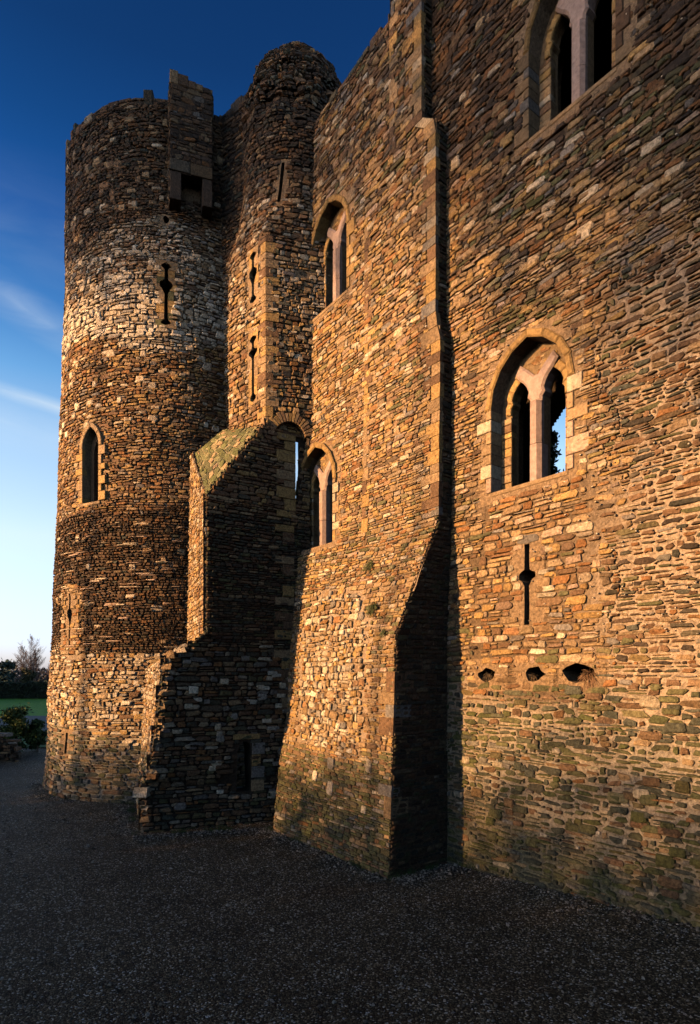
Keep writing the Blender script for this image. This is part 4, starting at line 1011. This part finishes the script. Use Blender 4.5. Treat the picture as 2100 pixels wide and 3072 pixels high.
# rubble garden wall at the left
mb = MB(); rW = random.Random(6)
def SWp(u, v):  # runs in from the left, turns a rounded corner and goes back
    u = np.asarray(u, float); P = np.array([(0, -24., 31.6), (7.4, -16.75, 30.3), (7.5, -16.7, 30.4), (7.6, -16.75, 30.6), (12, -19., 34.3)])
    return np.column_stack([np.interp(u, P[:, 0], P[:, 1]), np.interp(u, P[:, 0], P[:, 2]), v])
SW = surf(SWp); WT = 1.25
ht = lambda u: WT+.1*float(N1(u, 0))-.75*ss(u, 6.5, 7.45)
sheet(mb, SW, 0, 12, -.1, 1.4, .12, mortarf(lambda u, v: MDARK), lambda u, v: v < ht(u)+.05, amp=.03)
stones(mb, SW, lambda v: 0., lambda v: 12. if v < .45 else 7.4-1.0*(v-.45), -.1, WT, .14, .3, .02, .1, lambda u, v, r: np.array(pick(r, brown=3, dark=4, slate=2, tan=.4))*.8, (), rW, .03, rough=1.8)
u = 0
while u < 11.5:
    ln = rW.uniform(.25, .55); prism(mb, frame(SW, u, 0), rect(0, ht(u)-.05, ln-.02, ht(u)+rW.uniform(.06, .16)), -.5, rW.uniform(.02, .1), .04, np.array(pick(rW, grey=2, brown=3, dark=2, cream=.5))*.8); u += ln
tag(mb.build('rubble_wall', M_STONE), 'low dark rubble wall with rough cap stones at the left edge of the gravel', 'wall')
# tufts
def tuft(S, u, z, n, ln, cols, seed, name, label, cat, down=.5, c0=0., grp=None):
    r = random.Random(seed); P = frame(S, u, z)(0, 0, c0); t = MB(); f = frame(S, u, z)
    for i in range(n):
        a = r.uniform(-math.pi, math.pi); d = np.array([math.cos(a)*r.uniform(.2, 1), math.sin(a)*.6-down*r.random(), r.uniform(.3, 1)]); d /= np.linalg.norm(d); L = ln*r.uniform(.4, 1.1)
        b = (r.uniform(-.5, .5)*ln*.5, r.uniform(-.3, .3)*ln*.4); w_ = .006
        p0 = f(b[0], b[1], c0); p1 = f(b[0]+d[0]*L*.6, b[1]+d[1]*L*.6, c0+d[2]*L*.5); p2 = f(b[0]+d[0]*L, b[1]+(d[1]-.25)*L, c0+d[2]*L*.6)
        c = np.array(cols[r.randrange(len(cols))])*r.uniform(.7, 1.3)
        tube(t, p0-P, p1-P, w_, w_*.8, 3, c); tube(t, p1-P, p2-P, w_*.8, w_*.3, 3, c)
    o = t.build(name, M_LEAF); o.location = P; tag(o, label, cat, grp); return o
DRY = [(.13, .065, .03), (.08, .045, .022), (.19, .10, .05)]; DRK = [(.06, .04, .02), (.03, .02, .012), (.10, .06, .03)]; GRN = [(.05, .07, .02), (.08, .09, .03), (.11, .09, .04)]
tuft(SA, 1.2, 4.36, 120, .2, DRK, 1, 'dry_plant', 'spiky dry tuft filling the leftmost putlog hole under the arrow loop', 'plant', c0=-.1)
tuft(SA, 2.3, 4.36, 40, .16, DRK, 2, 'dry_plant', 'few dark roots in the middle putlog hole', 'plant', c0=-.12)
tuft(SA, 3.6, 4.38, 260, .26, DRY, 3, 'dry_plant', 'large reddish tangle of dry twigs spilling from the rightmost putlog hole', 'plant', c0=-.08)
tuft(SB, -1.2, 6.0, 170, .28, GRN, 4, 'wall_plant', 'green tuft growing on the battered face of the bay', 'plant', c0=.03)
tuft(SB, -1.9, 7.15, 110, .24, GRN, 5, 'wall_plant', 'thin green tuft below the moulded window of the bay, highest on the batter', 'plant', c0=.03)
tuft(SB, -.45, 5.35, 70, .16, GRN, 6, 'wall_plant', 'tiny green tuft at the edge of the batter beside the shadowed return', 'plant', c0=.03)
mb = MB(); r3 = np.random.RandomState(9); n = 11000
foot = [(-12.2, 24.6), (-10.6, 21.6), (-7.4, 20.45), (-5.9, 16.5), (-2.4, 17.3), (.8, 12.95), (2.3, 14.0), (7.6, 7.1)]
F_ = np.array(foot); sg = r3.randint(0, len(foot)-1, n); f = r3.rand(n); c = F_[sg]*(1-f[:, None])+F_[sg+1]*f[:, None]
d = F_[sg+1]-F_[sg]; nrm = np.column_stack([d[:, 1], -d[:, 0]])/np.linalg.norm(d, axis=1)[:, None]; nrm *= np.sign(-(nrm*c).sum(1))[:, None]
c = c+nrm*(np.abs(r3.normal(size=n))*.28)[:, None]; wide = r3.rand(n) < .45; c[wide] = np.column_stack([r3.uniform(-14, 7, wide.sum()), r3.uniform(6.5, 22, wide.sum())])
gz = ground_z(c[:, 0], c[:, 1]); sz_ = r3.uniform(.008, .028, n)*np.where(r3.rand(n) < .03, 1.8, 1)
B0 = np.array([(-1, -.7, 0), (.6, -1, 0), (1, .5, 0), (-.3, 1, 0), (-.6, -.4, .8), (.5, -.5, .9), (.5, .4, .8), (-.3, .6, .7)])
ang = r3.rand(n)*6.28; ca, sa = np.cos(ang), np.sin(ang); V = B0[None]*sz_[:, None, None]*r3.uniform(.7, 1.4, (n, 8, 3))
W = np.stack([V[:, :, 0]*ca[:, None]-V[:, :, 1]*sa[:, None]+c[:, :1], V[:, :, 0]*sa[:, None]+V[:, :, 1]*ca[:, None]+c[:, 1:], V[:, :, 2]+gz[:, None]+.012], -1)
fc = [0, 1, 5, 4, 1, 2, 6, 5, 2, 3, 7, 6, 3, 0, 4, 7, 4, 5, 6, 7]
cc = np.array([(.10, .08, .06), (.2, .17, .13), (.05, .04, .03), (.34, .29, .23)])[r3.randint(0, 4, n)]
mb.add(W.reshape(-1, 3), (np.array(fc)[None]+8*np.arange(n)[:, None]).ravel(), [4]*(5*n), np.repeat(cc, 8, 0))
tag(mb.build('loose_stones', M_STONE), kind='stuff')
mb = MB(); n = 7000; sg = r3.randint(0, len(foot)-1, n); f = r3.rand(n); keep = N2(f*9+sg*3, sg*2.) > .35; sg = sg[keep]; f = f[keep]; n = len(f)
c = F_[sg]*(1-f[:, None])+F_[sg+1]*f[:, None]+r3.normal(size=(n, 2))*.07
for i in range(n):
    p = np.array([c[i, 0], c[i, 1], float(ground_z(c[i, 0], c[i, 1]))]); h = r3.uniform(.03, .17); q = p+np.array([r3.normal()*.05, r3.normal()*.05, h])
    mb.faces([p+(-.005, 0, 0), p+(.005, .003, 0), q], [[0, 1, 2]], np.array((.05, .07, .02))*r3.uniform(.6, 1.5))
tag(mb.build('weeds', M_LEAF), kind='stuff')
print('STATS verts', sum(len(o.data.vertices) for o in bpy.data.objects if o.type == 'MESH'))
